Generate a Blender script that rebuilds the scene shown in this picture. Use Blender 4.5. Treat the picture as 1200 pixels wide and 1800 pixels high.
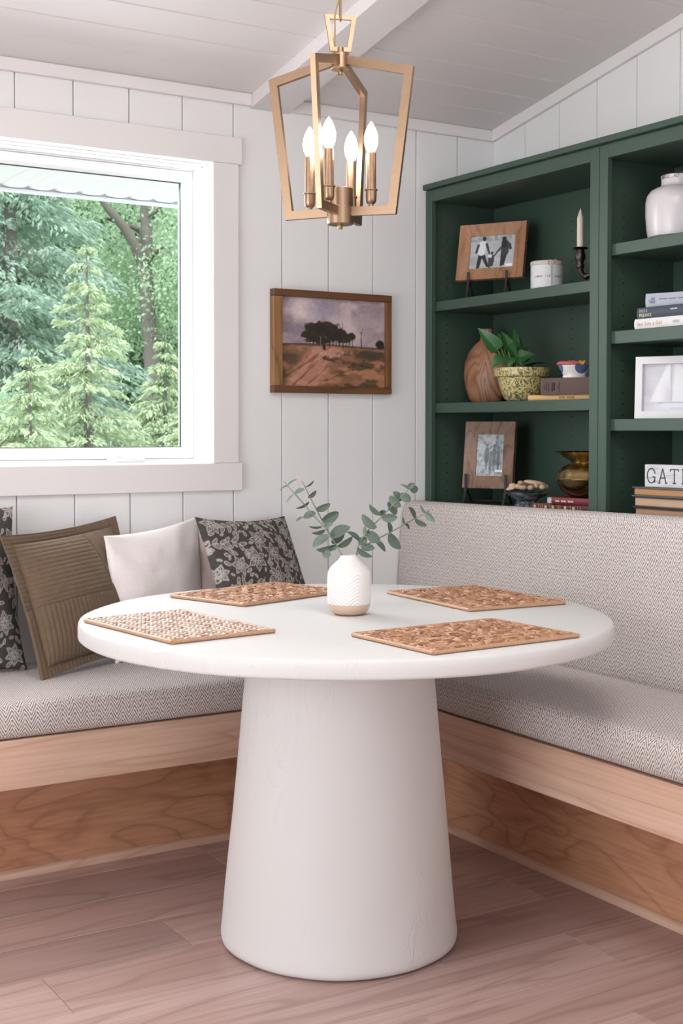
import bpy, math, random
import numpy as np
from mathutils import Vector, Matrix

for o in list(bpy.data.objects): bpy.data.objects.remove(o)
S = bpy.context.scene
COL = S.collection
rnd = random.Random(7)
rng = np.random.default_rng(11)

# ------------------------------------------------------------------ camera
FPX, YAW, PIT, ROL, VROW = 2315.4136, math.radians(31.81808), math.radians(1.44824), math.radians(0.06225), 813.4176
fw = Vector((math.sin(YAW)*math.cos(PIT), math.cos(YAW)*math.cos(PIT), -math.sin(PIT)))
rt = Vector((math.cos(YAW), -math.sin(YAW), 0)); up = rt.cross(fw)
rt, up = rt*math.cos(ROL)+up*math.sin(ROL), up*math.cos(ROL)-rt*math.sin(ROL)
cd = bpy.data.cameras.new('camera'); cam = bpy.data.objects.new('camera', cd); COL.objects.link(cam)
cd.sensor_fit = 'VERTICAL'; cd.sensor_height = 36; cd.sensor_width = 24
cd.lens = FPX*36/1800; cd.shift_y = -(900-VROW)/1800; cd.clip_start = .05; cd.clip_end = 300
cd.dof.use_dof = True; cd.dof.focus_distance = 3.1; cd.dof.aperture_fstop = 15
M = Matrix((rt, up, -fw)).transposed().to_4x4(); M.translation = (-2.9256, -3.70, 1.197)
cam.matrix_world = M
S.camera = cam

# ------------------------------------------------------------------ sky, daylight, exposure
W = bpy.data.worlds.new('overcast_sky'); S.world = W; W.use_nodes = True
bg = W.node_tree.nodes['Background']; bg.inputs[0].default_value = (.86, .93, 1, 1); bg.inputs[1].default_value = 3.0
sd = bpy.data.lights.new('sun', 'SUN'); sd.energy = 3.0; sd.angle = math.radians(25); sd.color = (1, .97, .92)
so = bpy.data.objects.new('sun', sd); COL.objects.link(so); so.rotation_euler = (math.radians(38), 0, math.radians(-25))
def area(name, loc, rot, sx, sy, e, col=(1, 1, 1)):
    l = bpy.data.lights.new(name, 'AREA'); l.shape = 'RECTANGLE'; l.size = sx; l.size_y = sy; l.energy = e; l.color = col
    o = bpy.data.objects.new(name, l); COL.objects.link(o); o.location = loc; o.rotation_euler = rot
    return o
R = math.radians
# daylight standing in the patio door of the left wall, the big window behind the camera and the window in view
area('patio_door_daylight', (-5.28, -2.3, 1.15), (0, R(-90), 0), 2.0, 2.6, 60, (.97, .985, 1))
area('rear_window_daylight', (-2.4, -9.45, 1.7), (R(90), 0, 0), 4.2, 2.2, 34, (.985, .985, 1))
area('added_overhead_fill', (-1.75, -2.15, 2.63), (0, 0, 0), 1.1, 1.1, 40, (1, .99, .98))  # added overhead fill that brightens the tabletop; no fixture hangs there
area('window_daylight', (-1.68, .30, 1.64), (R(-60), 0, 0), 1.1, .86, 18, (.95, .98, 1))
vs = S.view_settings; vs.view_transform = 'Standard'; vs.look = 'None'; vs.gamma = 1; vs.use_curve_mapping = False
vs.exposure = 0.06
S.cycles.use_denoising = True
S.cycles.max_bounces = 8; S.cycles.diffuse_bounces = 5; S.cycles.transparent_max_bounces = 12
S.cycles.sample_clamp_indirect = 6; S.cycles.caustics_reflective = False; S.cycles.caustics_refractive = False

# ------------------------------------------------------------------ materials
def lin(c):
    return tuple(((v/255)/12.92 if v <= 10.3 else ((v/255+.055)/1.055)**2.4) for v in c)
class N:
    """small node-tree helper"""
    def __init__(s, name):
        s.m = bpy.data.materials.new(name); s.m.use_nodes = True; s.t = s.m.node_tree
        s.b = s.t.nodes['Principled BSDF']; s.out = s.t.nodes['Material Output']
    def n(s, typ, **k):
        x = s.t.nodes.new(typ)
        for a, v in k.items(): setattr(x, a, v)
        return x
    def l(s, a, b): s.t.links.new(a, b)
    def put(s, sock, v):
        if hasattr(v, 'is_output'): s.l(v, sock)
        elif isinstance(v, (tuple, list)) and len(v) == 3 and sock.type == 'RGBA': sock.default_value = (*v, 1)
        else: sock.default_value = v
    def math(s, op, a, b=0., c=0.):
        x = s.n('ShaderNodeMath', operation=op)
        s.put(x.inputs[0], a); s.put(x.inputs[1], b); s.put(x.inputs[2], c)
        return x.outputs[0]
    def coord(s, kind='Object', scale=(1, 1, 1), loc=(0, 0, 0), rot=(0, 0, 0)):
        tc = s.n('ShaderNodeTexCoord'); mp = s.n('ShaderNodeMapping')
        mp.inputs['Scale'].default_value = scale; mp.inputs['Location'].default_value = loc; mp.inputs['Rotation'].default_value = rot
        s.l(tc.outputs[kind], mp.inputs[0]); return mp.outputs[0]
    def noise(s, vec, scale=5, detail=4, rough=.5, dist=0., out=0):
        x = s.n('ShaderNodeTexNoise'); s.l(vec, x.inputs['Vector'])
        x.inputs['Scale'].default_value = scale; x.inputs['Detail'].default_value = detail
        x.inputs['Roughness'].default_value = rough; x.inputs['Distortion'].default_value = dist
        return x.outputs[out]
    def ramp(s, f, stops):
        x = s.n('ShaderNodeValToRGB'); s.put(x.inputs[0], f); e = x.color_ramp.elements
        while len(e) < len(stops): e.new(.5)
        for i, (p, c) in enumerate(stops):
            e[i].position = p; e[i].color = (*c, 1) if isinstance(c, (tuple, list)) else (c, c, c, 1)
        return x.outputs[0]
    def mix(s, f, a, b, mode='MIX'):
        x = s.n('ShaderNodeMix', data_type='RGBA', blend_type=mode)
        s.put(x.inputs[0], f); s.put(x.inputs[6], a); s.put(x.inputs[7], b); return x.outputs[2]
    def bump(s, h, strength=.3, dist=.01):
        x = s.n('ShaderNodeBump'); x.inputs['Strength'].default_value = strength; x.inputs['Distance'].default_value = dist
        s.l(h, x.inputs['Height']); s.l(x.outputs[0], s.b.inputs['Normal'])
    def set(s, col=None, rough=.5, metal=0., spec=.5):
        if col is not None: s.put(s.b.inputs['Base Color'], col)
        s.put(s.b.inputs['Roughness'], rough); s.b.inputs['Metallic'].default_value = metal
        s.b.inputs['Specular IOR Level'].default_value = spec
        return s.m

def paint(name, c, rough=.5, var=.03, spec=.4):
    k = N(name); c = lin(c); v = k.noise(k.coord(), 3, 3)
    col = k.mix(v, tuple(x*(1-var) for x in c), tuple(min(1, x*(1+var)) for x in c))
    return k.set(col, rough, 0, spec)
def metal(name, c, rough=.35, brushed=0, var=.15):
    k = N(name); c = lin(c); v = k.noise(k.coord(scale=(1, 1, 6)), 30, 4)
    col = k.mix(v, tuple(x*(1-var) for x in c), c)
    r = k.math('MULTIPLY_ADD', v, .18, rough-.09)
    return k.set(col, r, 1, .5)
def wood(name, c1, c2, scale, lines=8., dark=None, amt=.5, knots=0., rough=.45, kind='Object', fine=1., per_obj=False, loc=(0, 0, 0)):
    """contour-line grain: scale is low along the grain, high across it"""
    k = N(name); v = k.coord(kind, scale=scale, loc=loc)
    if per_obj:
        oi = k.n('ShaderNodeObjectInfo'); cb = k.n('ShaderNodeCombineXYZ')
        k.l(k.math('MULTIPLY', oi.outputs['Random'], 37.), cb.inputs[0]); k.l(k.math('MULTIPLY', oi.outputs['Random'], 91.), cb.inputs[1])
        k.l(k.math('MULTIPLY', oi.outputs['Random'], 53.), cb.inputs[2])
        ad = k.n('ShaderNodeVectorMath', operation='ADD'); k.l(v, ad.inputs[0]); k.l(cb.outputs[0], ad.inputs[1]); v = ad.outputs[0]
    a = k.noise(v, 1., 2, .5, .4)
    fr = k.math('FRACT', k.math('MULTIPLY', a, lines))
    ring = k.ramp(fr, [(0, 1.), (.16, .35), (.5, 0.), (.9, .25), (1, 1.)])
    st = k.n('ShaderNodeVectorMath', operation='MULTIPLY'); k.l(v, st.inputs[0]); st.inputs[1].default_value = (1.2, 9, 9) if scale[0] < scale[1] else ((9, 1.2, 9) if scale[1] < scale[0] else (9, 9, 1.2))
    b = k.noise(st.outputs[0], 2.2, 5, .6)
    c = k.noise(v, .5, 2)
    base = k.mix(k.ramp(c, [(.3, 0.), (.7, 1.)]), lin(c1), lin(c2))
    dk = lin(dark) if dark else tuple(x*.55 for x in lin(c2))
    col = k.mix(k.math('MULTIPLY', ring, amt), base, dk)
    col = k.mix(k.math('MULTIPLY', k.ramp(b, [(.42, 0.), (.75, 1.)]), .35*fine), col, dk)
    if knots:
        vo = k.n('ShaderNodeTexVoronoi'); k.l(v, vo.inputs['Vector']); vo.inputs['Scale'].default_value = .55
        kk = k.ramp(vo.outputs['Distance'], [(0, 1.), (.03, .9), (.07, .3), (.16, 0.)])
        col = k.mix(k.math('MULTIPLY', kk, knots), col, tuple(x*.4 for x in dk))
    if per_obj:
        t = k.math('MULTIPLY_ADD', oi.outputs['Random'], .34, .80)
        col = k.mix(1., col, k.ramp(t, [(0, 0.), (1, 1.)]), 'MULTIPLY')
    k.bump(b, .08, .002)
    return k.set(col, rough, 0, .4)

WHITE = paint('white_board_paint', (226, 225, 224), .45)
TRIMW = paint('white_trim_paint', (224, 220, 219), .4)
CEILW = paint('ceiling_paint', (214, 209, 208), .5)
VINYL = paint('white_vinyl', (232, 233, 234), .35)
GREEN = paint('green_cabinet_paint', (60, 79, 68), .44, .06, .36)
HOLE = paint('peg_hole_black', (14, 18, 16), .9)
BLACK = paint('black_iron', (26, 25, 25), .45, .2)
BRASS = metal('brushed_brass', (166, 138, 113), .37)
DBRASS = metal('aged_brass', (164, 142, 98), .26, var=.4)
MAPLE_X = wood('pale_maple_grain', (216, 184, 164), (208, 172, 150), (.9, 8, 8), 7, (166, 118, 92), .44, rough=.4)
MAPLE_Y = wood('pale_maple_grain_deep', (216, 184, 164), (208, 172, 150), (8, .9, 8), 7, (166, 118, 92), .44, rough=.4)
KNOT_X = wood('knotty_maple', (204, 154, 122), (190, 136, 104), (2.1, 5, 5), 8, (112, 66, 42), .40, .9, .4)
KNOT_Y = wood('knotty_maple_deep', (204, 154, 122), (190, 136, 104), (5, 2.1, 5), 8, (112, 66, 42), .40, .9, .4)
FLOORM = wood('pink_brown_plank', (206, 178, 170), (188, 157, 148), (.9, 9, 9), 5, (130, 96, 88), .42, rough=.36, per_obj=True)
PICW = wood('walnut_stain', (158, 116, 74), (126, 86, 52), (14, 14, 1.5), 6, (70, 42, 22), .5)
RUSTIC = wood('rustic_brown_wood', (186, 140, 106), (152, 108, 78), (14, 3, 3), 5, (84, 54, 38), .5, kind='Object')
RUSTIC_D = wood('rustic_grey_brown_wood', (150, 120, 100), (122, 92, 75), (16, 5, 5), 6, (74, 50, 40), .6, kind='Object')

def emission(name, c, e):
    k = N(name); k.set(c, .3); k.b.inputs['Emission Color'].default_value = (*c, 1); k.b.inputs['Emission Strength'].default_value = e
    return k.m
BULB = emission('lit_bulb', (1, .94, .86), 40)

def plaster():
    k = N('trowelled_plaster'); v = k.coord(scale=(1, 1, 1))
    a = k.noise(k.coord(rot=(.2, .75, .2), scale=(9, 9, 2.4)), 2.4, 3, .5, 1.2)
    ridge = k.ramp(a, [(.485, 0.), (.499, 1.), (.507, .25), (.53, 0.)])
    msk = k.ramp(k.noise(v, 3.1, 2), [(.46, 0.), (.6, 1.)])
    h = k.math('MULTIPLY_ADD', k.math('MULTIPLY', ridge, msk), 1., k.math('MULTIPLY', k.noise(v, 9, 5), .22))
    k.bump(h, .26, .005)
    col = k.mix(k.noise(v, 2.2, 3), lin((205, 203, 201)), lin((212, 210, 208)))
    return k.set(col, .62, 0, .3)
PLASTER = plaster()

def herringbone():
    k = N('herringbone_weave'); tc = k.n('ShaderNodeTexCoord'); sp = k.n('ShaderNodeSeparateXYZ'); 
    nv = k.noise(k.coord('UV', scale=(60, 60, 1)), 1., 2, .5, 0., 1)
    ad = k.n('ShaderNodeVectorMath', operation='MULTIPLY_ADD'); k.l(nv, ad.inputs[0]); ad.inputs[1].default_value = (.0018, .0018, 0); k.l(tc.outputs['UV'], ad.inputs[2])
    k.l(ad.outputs[0], sp.inputs[0])
    u, v = sp.outputs[0], sp.outputs[1]
    tri = k.math('PINGPONG', u, .0160)
    ph = k.math('FRACT', k.math('DIVIDE', k.math('MULTIPLY_ADD', tri, 1.75, v), .0115))
    dark = k.ramp(ph, [(0, 0.), (.08, 0.), (.22, 1.), (.46, 1.), (.60, 0.), (1, 0.)])
    br = k.ramp(k.noise(k.coord('UV', scale=(240, 240, 1)), 1., 2), [(.34, .2), (.52, 1.)])
    f = k.math('MULTIPLY', k.math('MULTIPLY', dark, br), .96)
    pale = k.mix(k.noise(k.coord('UV', scale=(300, 300, 1)), 1, 2), lin((204, 194, 189)), lin((224, 215, 211)))
    col = k.mix(f, pale, lin((88, 74, 69)))
    k.bump(k.math('SUBTRACT', 1., f), .35, .002)
    k.b.inputs['Sheen Weight'].default_value = .15
    return k.set(col, .85, 0, .15)
HERR = herringbone()

def cloth(name, c, var=.06, scale=140, bump=.15):
    k = N(name); v = k.coord(); n = k.noise(v, scale, 3)
    c = lin(c); col = k.mix(n, tuple(x*(1-var) for x in c), tuple(min(1, x*(1+var)) for x in c))
    k.bump(n, bump, .002); k.b.inputs['Sheen Weight'].default_value = .2
    return k.set(col, .88, 0, .15)
PALE = cloth('pale_linen', (238, 231, 229)); BLUSH = cloth('blush_linen', (206, 190, 184)); CORD = cloth('brown_corduroy', (108, 90, 73), .16, 60)

def vcol(name, rough=.6, spec=.3):
    k = N(name); a = k.n('ShaderNodeAttribute'); a.attribute_name = 'Col'
    return k.set(a.outputs['Color'], rough, 0, spec)
PRINT = vcol('printed_paper', .5); FLORAL = vcol('floral_cotton', .9, .1)

# ------------------------------------------------------------------ mesh helpers
class MB:
    def __init__(s): s.v = []; s.f = []; s.uv = []
    def add(s, vs, fs, uvs=None):
        o = len(s.v); s.v += [tuple(p) for p in vs]; s.f += [tuple(i+o for i in f) for f in fs]
        s.uv += list(uvs) if uvs is not None else [(0, 0)]*len(vs)
        return s
    def box(s, a, b, ch=.0015, M=None):
        a, b = np.minimum(a, b), np.maximum(a, b); c = min(ch, *(np.asarray(b, float)-a)/2.01)
        idx = {}; vs = []
        for sx in (0, 1):
            for sy in (0, 1):
                for sz in (0, 1):
                    for ax in range(3):
                        p = [(a, b)[t][i] + ((c, -c)[t]) for i, t in enumerate((sx, sy, sz))]
                        p[ax] = (a, b)[(sx, sy, sz)[ax]][ax]
                        idx[sx, sy, sz, ax] = len(vs); vs.append(p)
        fs = []
        for ax in range(3):
            o = [i for i in range(3) if i != ax]
            for t in (0, 1):
                q = []
                for (i, j) in ((0, 0), (1, 0), (1, 1), (0, 1)):
                    k = [0]*3; k[ax] = t; k[o[0]] = i; k[o[1]] = j; q.append(idx[(*k, ax)])
                flip = (t == 0) != (ax == 1)
                fs.append(q[::-1] if flip else q)
        for ax in range(3):           # edges along ax
            o = [i for i in range(3) if i != ax]
            for i in (0, 1):
                for j in (0, 1):
                    k0 = [0]*3; k0[o[0]] = i; k0[o[1]] = j; k1 = list(k0); k1[ax] = 1
                    q = [idx[(*k0, o[0])], idx[(*k1, o[0])], idx[(*k1, o[1])], idx[(*k0, o[1])]]
                    flip = ((i+j) % 2 == 1) != (ax == 1)
                    fs.append(q if flip else q[::-1])
        for sx in (0, 1):
            for sy in (0, 1):
                for sz in (0, 1):
                    q = [idx[sx, sy, sz, 0], idx[sx, sy, sz, 1], idx[sx, sy, sz, 2]]
                    fs.append(q if (sx+sy+sz) % 2 == 1 else q[::-1])
        if M is not None: vs = [M @ Vector(p) for p in vs]
        return s.add(vs, fs)
    def tube(s, pts, r, n=8, cap=True, sq=False):
        pts = [Vector(p) for p in pts]; rs = r if isinstance(r, (list, tuple)) else [r]*len(pts)
        vs = []; prev = None
        for i, p in enumerate(pts):
            d = (pts[min(i+1, len(pts)-1)] - pts[max(i-1, 0)]).normalized()
            if prev is None:
                a = d.orthogonal().normalized() if abs(d.z) > .9 else d.cross(Vector((0, 0, 1))).normalized()
            else: a = (prev - d*prev.dot(d)).normalized()
            prev = a; b = d.cross(a)
            for k in range(n):
                t = 2*math.pi*(k+.5)/n; vs.append(p + (a*math.cos(t)+b*math.sin(t))*rs[i])
        fs = [(i*n+k, i*n+(k+1) % n, (i+1)*n+(k+1) % n, (i+1)*n+k) for i in range(len(pts)-1) for k in range(n)]
        if cap: fs += [tuple(range(n))[::-1], tuple((len(pts)-1)*n+k for k in range(n))]
        return s.add(vs, fs)
    def lathe(s, prof, n=32, c=(0, 0, 0), fn=None, capb=True, capt=False):
        vs = []
        for (r, z) in prof:
            for k in range(n):
                t = 2*math.pi*k/n; rr = r + (fn(t, z) if fn else 0)
                vs.append((c[0]+rr*math.cos(t), c[1]+rr*math.sin(t), c[2]+z))
        fs = [(i*n+k, i*n+(k+1) % n, (i+1)*n+(k+1) % n, (i+1)*n+k) for i in range(len(prof)-1) for k in range(n)]
        if capb: fs.append(tuple(range(n))[::-1])
        if capt: fs.append(tuple((len(prof)-1)*n+k for k in range(n)))
        return s.add(vs, fs)
    def prism(s, poly, ax, a, b):
        """extrude a 2D polygon along axis ax from a to b; poly in the other two axes (ordered)"""
        o = [i for i in range(3) if i != ax]; vs = []
        for t in (a, b):
            for p in poly:
                q = [0, 0, 0]; q[ax] = t; q[o[0]], q[o[1]] = p; vs.append(q)
        n = len(poly)
        fs = [tuple(range(n)), tuple(range(n, 2*n))[::-1]] + [(i, i+n, (i+1) % n+n, (i+1) % n) for i in range(n)]
        return s.add(vs, fs)
    def hexa(s, p8):
        """8 corner points: bottom 4 then top 4"""
        return s.add(p8, [(3, 2, 1, 0), (4, 5, 6, 7), (0, 1, 5, 4), (1, 2, 6, 5), (2, 3, 7, 6), (3, 0, 4, 7)])
    def ball(s, c, r, n=10, m=7, M=None):
        r = (r, r, r) if not isinstance(r, (tuple, list)) else r
        vs = [(0, 0, -1)] + [(math.sin(math.pi*i/m)*math.cos(2*math.pi*k/n), math.sin(math.pi*i/m)*math.sin(2*math.pi*k/n), -math.cos(math.pi*i/m)) for i in range(1, m) for k in range(n)] + [(0, 0, 1)]
        fs = [(0, 1+(k+1) % n, 1+k) for k in range(n)]
        for i in range(m-2): fs += [(1+i*n+k, 1+i*n+(k+1) % n, 1+(i+1)*n+(k+1) % n, 1+(i+1)*n+k) for k in range(n)]
        l = len(vs)-1; fs += [(l, l-n+k, l-n+(k+1) % n) for k in range(n)]
        vs = [Vector((v[0]*r[0], v[1]*r[1], v[2]*r[2])) for v in vs]
        if M is not None: vs = [M @ v for v in vs]
        return s.add([v+Vector(c) for v in vs], fs)
    def mesh(s, name, ang=35, fix=False):
        me = bpy.data.meshes.new(name); me.from_pydata(s.v, [], s.f)
        uvl = me.uv_layers.new(name='UVMap'); li = np.empty(len(me.loops), np.int32); me.loops.foreach_get('vertex_index', li)
        uvl.data.foreach_set('uv', np.asarray(s.uv, np.float32)[li].ravel())
        if fix:
            import bmesh
            b = bmesh.new(); b.from_mesh(me); bmesh.ops.recalc_face_normals(b, faces=b.faces); b.to_mesh(me); b.free()
        me.polygons.foreach_set('use_smooth', [True]*len(me.polygons)); me.set_sharp_from_angle(angle=math.radians(ang))
        return me
    def build(s, name, m, parent=None, ang=35, fix=True):
        return link(name, s.mesh(name, ang, fix), m, parent)
def link(name, me, m=None, parent=None):
    o = bpy.data.objects.new(name, me); COL.objects.link(o)
    if m is not None and not me.materials: me.materials.append(m)
    if parent is not None: o.parent = parent
    return o
def tag(o, label, cat=None, group=None, kind=None):
    o['label'] = label
    if cat: o['category'] = cat
    if group: o['group'] = group
    if kind: o['kind'] = kind
    return o
def thing(name, label, cat, loc=(0, 0, 0), rz=0., group=None, kind=None, rot=None):
    o = bpy.data.objects.new(name, None); COL.objects.link(o); o.empty_display_size = .05
    o.location = loc; o.rotation_euler = rot or (0, 0, rz)
    return tag(o, label, cat, group, kind)
def B(a, b, ch=.0015): return MB().box(a, b, ch)
def smooth_noise(nx, ny, seed):
    g = np.random.default_rng(seed).random((ny+2, nx+2)); return g
def vnoise(x, y, seed=0):
    x = np.asarray(x, float); y = np.asarray(y, float)
    g = np.random.default_rng(seed).random((64, 64)); xi = np.floor(x).astype(int); yi = np.floor(y).astype(int); fx = x-xi; fy = y-yi
    fx = fx*fx*(3-2*fx); fy = fy*fy*(3-2*fy); a = g[yi % 64, xi % 64]; b = g[yi % 64, (xi+1) % 64]; c = g[(yi+1) % 64, xi % 64]; d = g[(yi+1) % 64, (xi+1) % 64]
    return (a*(1-fx)+b*fx)*(1-fy)+(c*(1-fx)+d*fx)*fy
def fbm(x, y, seed=0, oct=4):
    s = 0; a = .5; t = 0
    for i in range(oct): s = s+a*vnoise(x*2**i, y*2**i, seed+i); t += a; a *= .5
    return s/t
def lin_np(c):
    c = np.clip(np.asarray(c, float), 0, 255)/255; return np.where(c <= .04045, c/12.92, ((c+.055)/1.055)**2.4)
def set_col(me, rgb):
    a = me.color_attributes.new('Col', 'FLOAT_COLOR', 'POINT')
    a.data.foreach_set('color', np.concatenate([lin_np(rgb), np.ones((len(rgb), 1))], 1).astype(np.float32).ravel())
def picture(name, w, h, nx, ny, fn, parent, loc=(0, 0, 0), mat=PRINT):
    """flat printed picture in the local XZ plane facing -Y; fn(u, v) -> sRGB, u right, v up"""
    u, v = np.meshgrid(np.linspace(0, 1, nx), np.linspace(0, 1, ny)); u = u.ravel(); v = v.ravel()
    vs = np.stack([loc[0]+(u-.5)*w, np.full_like(u, loc[1]), loc[2]+v*h], 1)
    fs = [(j*nx+i, j*nx+i+1, (j+1)*nx+i+1, (j+1)*nx+i) for j in range(ny-1) for i in range(nx-1)]
    me = bpy.data.meshes.new(name); me.from_pydata(vs.tolist(), [], fs); set_col(me, fn(u, v))
    return link(name, me, mat, parent)
FONT_TMP = []
def text(name, s, size, m, parent, M, extrude=.0003, sx=1., shear=0., space=1.):
    c = bpy.data.curves.new(name, 'FONT'); c.body = s; c.size = size; c.extrude = extrude; c.space_character = space; c.shear = shear
    c.resolution_u = 2
    o = bpy.data.objects.new(name+'_tmp', c); COL.objects.link(o)
    dg = bpy.context.evaluated_depsgraph_get(); me = bpy.data.meshes.new_from_object(o.evaluated_get(dg)); bpy.data.objects.remove(o); bpy.data.curves.remove(c)
    me.name = name
    me.transform(M @ Matrix.Diagonal((sx, 1, 1, 1)))
    me.materials.clear()
    return link(name, me, m, parent)

# ================================================================== THE ROOM
XL, YF = -5.3, -9.5            # left wall, wall behind the camera
SLOPE, Z0 = .19186, 2.2459     # ceiling: z = Z0 - SLOPE*y
zc = lambda y: Z0 - SLOPE*y
GAP = .0016
XO, ZO0, ZO1, XW = -1.108, 1.0919, 2.0222, -2.30     # window opening: right edge, bottom, top, left edge

# back wall: backing with the window hole, boards standing on it
w = MB()
for a, b in (((XL, 0, 0), (0.02, .13, ZO0-.02)), ((XL, 0, ZO1+.02), (0.02, .13, 2.30)), ((XL, 0, ZO0-.02), (XW-.02, .13, ZO1+.02)), ((XO+.02, 0, ZO0-.02), (0.02, .13, ZO1+.02))):
    w.box((a[0], a[1]+.006, a[2]), b, .0005)
wall_b = w.build('wall_back', WHITE); tag(wall_b, 'white vertical board wall around the window and behind the picture', 'wall', kind='structure')
GX, GS = -.1603, .17413
xs = [0.0] + [GX-GS*k for k in range(0, 19)]
for i in range(len(xs)-1):
    x1, x0 = xs[i], xs[i+1]
    def bd(a, b, z0, z1): B((a+GAP, -.004, z0), (b-GAP, .010, z1), .0012).build('plank', WHITE, wall_b)
    if x0 >= XO-.02 and x1 >= XO: bd(x0, x1, .0, 2.24) if x0 > XO else None
    if x0 <= XO and x1 > XW:
        xa = max(x0, XW-.03) if False else x0
        bd(x0, x1, .0, ZO0-.03); bd(x0, x1, ZO1+.03, 2.24)
        if x1 > XO: bd(XO+.03, x1, ZO0-.03, ZO1+.03)
        if x0 < XW: bd(x0, XW-.03, ZO0-.03, ZO1+.03)
    elif x1 <= XW: bd(x0, x1, .0, 2.24)

# right wall
wall_r = MB().prism([(.13, 0), (.13, 2.3), (YF, zc(YF)+.05), (YF, 0)], 0, .006, .12).build('wall_right', WHITE)
tag(wall_r, 'white vertical board wall above the green bookcase', 'wall', kind='structure')
HY, HS = -.17895, .17763
ys = [-.004] + [HY-HS*k for k in range(0, 15)]
for i in range(len(ys)-1):
    y1, y0 = ys[i]-GAP*.7, ys[i+1]+GAP*.7
    m = MB().hexa([(-.004, y0, 0), (.008, y0, 0), (.008, y1, 0), (-.004, y1, 0), (-.004, y0, zc(y0)+.01), (.008, y0, zc(y0)+.01), (.008, y1, zc(y1)+.01), (-.004, y1, zc(y1)+.01)])
    m.build('plank', WHITE, wall_r)
B((-.004, YF, 0), (.006, ys[-1], 2.5), .001).build('panel', WHITE, wall_r)

# left wall with the patio door opening, wall behind the camera with a window opening (both out of the frame)
w = MB(); top = 4.3
for a, b in (((XL-.12, YF, 0), (XL, -3.65, top)), ((XL-.12, -.95, 0), (XL, .13, top)), ((XL-.12, -3.65, 2.2), (XL, -.95, top))): w.box(a, b, .001)
tag(w.build('wall_left', WHITE), 'plain white wall beside the patio door opening', 'wall', kind='structure')
w = MB()
for a, b in (((XL, YF-.12, 0), (-4.6, YF, top)), ((-.2, YF-.12, 0), (.12, YF, top)), ((-4.6, YF-.12, 0), (-.2, YF, .55)), ((-4.6, YF-.12, 2.85), (-.2, YF, top))): w.box(a, b, .001)
tag(w.build('wall_front', WHITE), 'plain white wall with a wide window opening behind the viewer', 'wall', kind='structure')

# ceiling: backing slab, tongue and groove boards, beam, crown boards
def slab(x0, x1, ya, yb, t0, t1, m=None):
    m = m or MB(); return m.hexa([(x0, yb, zc(yb)+t0), (x1, yb, zc(yb)+t0), (x1, ya, zc(ya)+t0), (x0, ya, zc(ya)+t0), (x0, yb, zc(yb)+t1), (x1, yb, zc(yb)+t1), (x1, ya, zc(ya)+t1), (x0, ya, zc(ya)+t1)])
ceil = slab(XL, .12, .13, YF-.1, .010, .10).build('ceiling', CEILW); tag(ceil, 'sloping white plank ceiling', 'ceiling', kind='structure')
CP = .1306
for k in range(-1, 16):
    ya, yb = -.1505-CP*(k-1), -.1505-CP*k
    if k < 0: ya = min(ya, .0)
    m = MB(); c = .0035; g = .0006
    prof = [(ya-g, .012), (ya-g, c), (ya-g-c, 0), (yb+g+c, 0), (yb+g, c), (yb+g, .012)]
    vs = [(x, y, zc(y)+t) for x in (XL, .004) for y, t in prof]; n = 6
    m.add(vs, [tuple(range(n)), tuple(range(n, 2*n))[::-1]]+[(i, i+n, (i+1) % n+n, (i+1) % n) for i in range(n)])
    m.build('plank', CEILW, ceil, ang=20)
slab(XL, .004, -.1505-CP*15, YF, 0, .011).build('panel', CEILW, ceil)
beam = slab(-.972, -.836, -.004, YF, -.041, 0).build('ceiling_beam', CEILW); tag(beam, 'white painted beam running down the sloping ceiling', 'beam', kind='structure')
for i, (a, b) in enumerate(((XL, -.9725), (-.8355, -.004))):
    o = B((a, -.020, 2.2111), (b, -.0045, 2.2490), .002).build('trim_%d' % (i+1), TRIMW)
    tag(o, ('white crown board over the window, left of the beam', 'short white crown board right of the beam, reaching the corner')[i], 'trim', kind='structure')
o = MB().hexa([(-.0195, YF, zc(YF)-.039), (-.0045, YF, zc(YF)-.039), (-.0045, -.0205, zc(0)-.035), (-.0195, -.0205, zc(0)-.035), (-.0195, YF, zc(YF)+.0), (-.0045, YF, zc(YF)+.0), (-.0045, -.0205, zc(0)+.004), (-.0195, -.0205, zc(0)+.004)]).build('trim_3', TRIMW)
tag(o, 'white crown board climbing along the top of the right wall', 'trim', kind='structure')

# floor: subfloor, planks (rows run along x)
floor = B((XL, YF, -.06), (.12, .13, -.0125), .001).build('floor', paint('dark_joint', (84, 62, 56), .7)); tag(floor, 'pinkish brown wood plank floor', 'floor', kind='structure')
rows = [-.165]; rows += [-.360, -.556, -.753, -.9445, -1.1405, -1.345, -1.538, -1.733, -1.928, -2.123]
joints = {2: [-3.1, -1.02], 3: [-1.620, -.30], 4: [-1.981, -.72], 5: [-2.75, -1.19], 6: [-2.30, -.84], 7: [-3.2, -1.383], 8: [-2.42, -1.0], 9: [-1.75]}
for i in range(len(rows)-1):
    cut = [-4.4] + sorted(joints.get(i, [-2.6, -1.3])) + [0.0]
    for a, b in zip(cut[:-1], cut[1:]):
        B((a+.0004, rows[i+1]+.0005, -.012), (b-.0004, rows[i]-.0005, 0), .0009).build('plank', FLOORM, floor)
B((XL, YF, -.012), (0, rows[-1]-.0004, 0), .0006).build('panel', FLOORM, floor); B((XL, rows[-1], -.012), (-4.4008, 0, 0), .0006).build('panel', FLOORM, floor)

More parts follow.
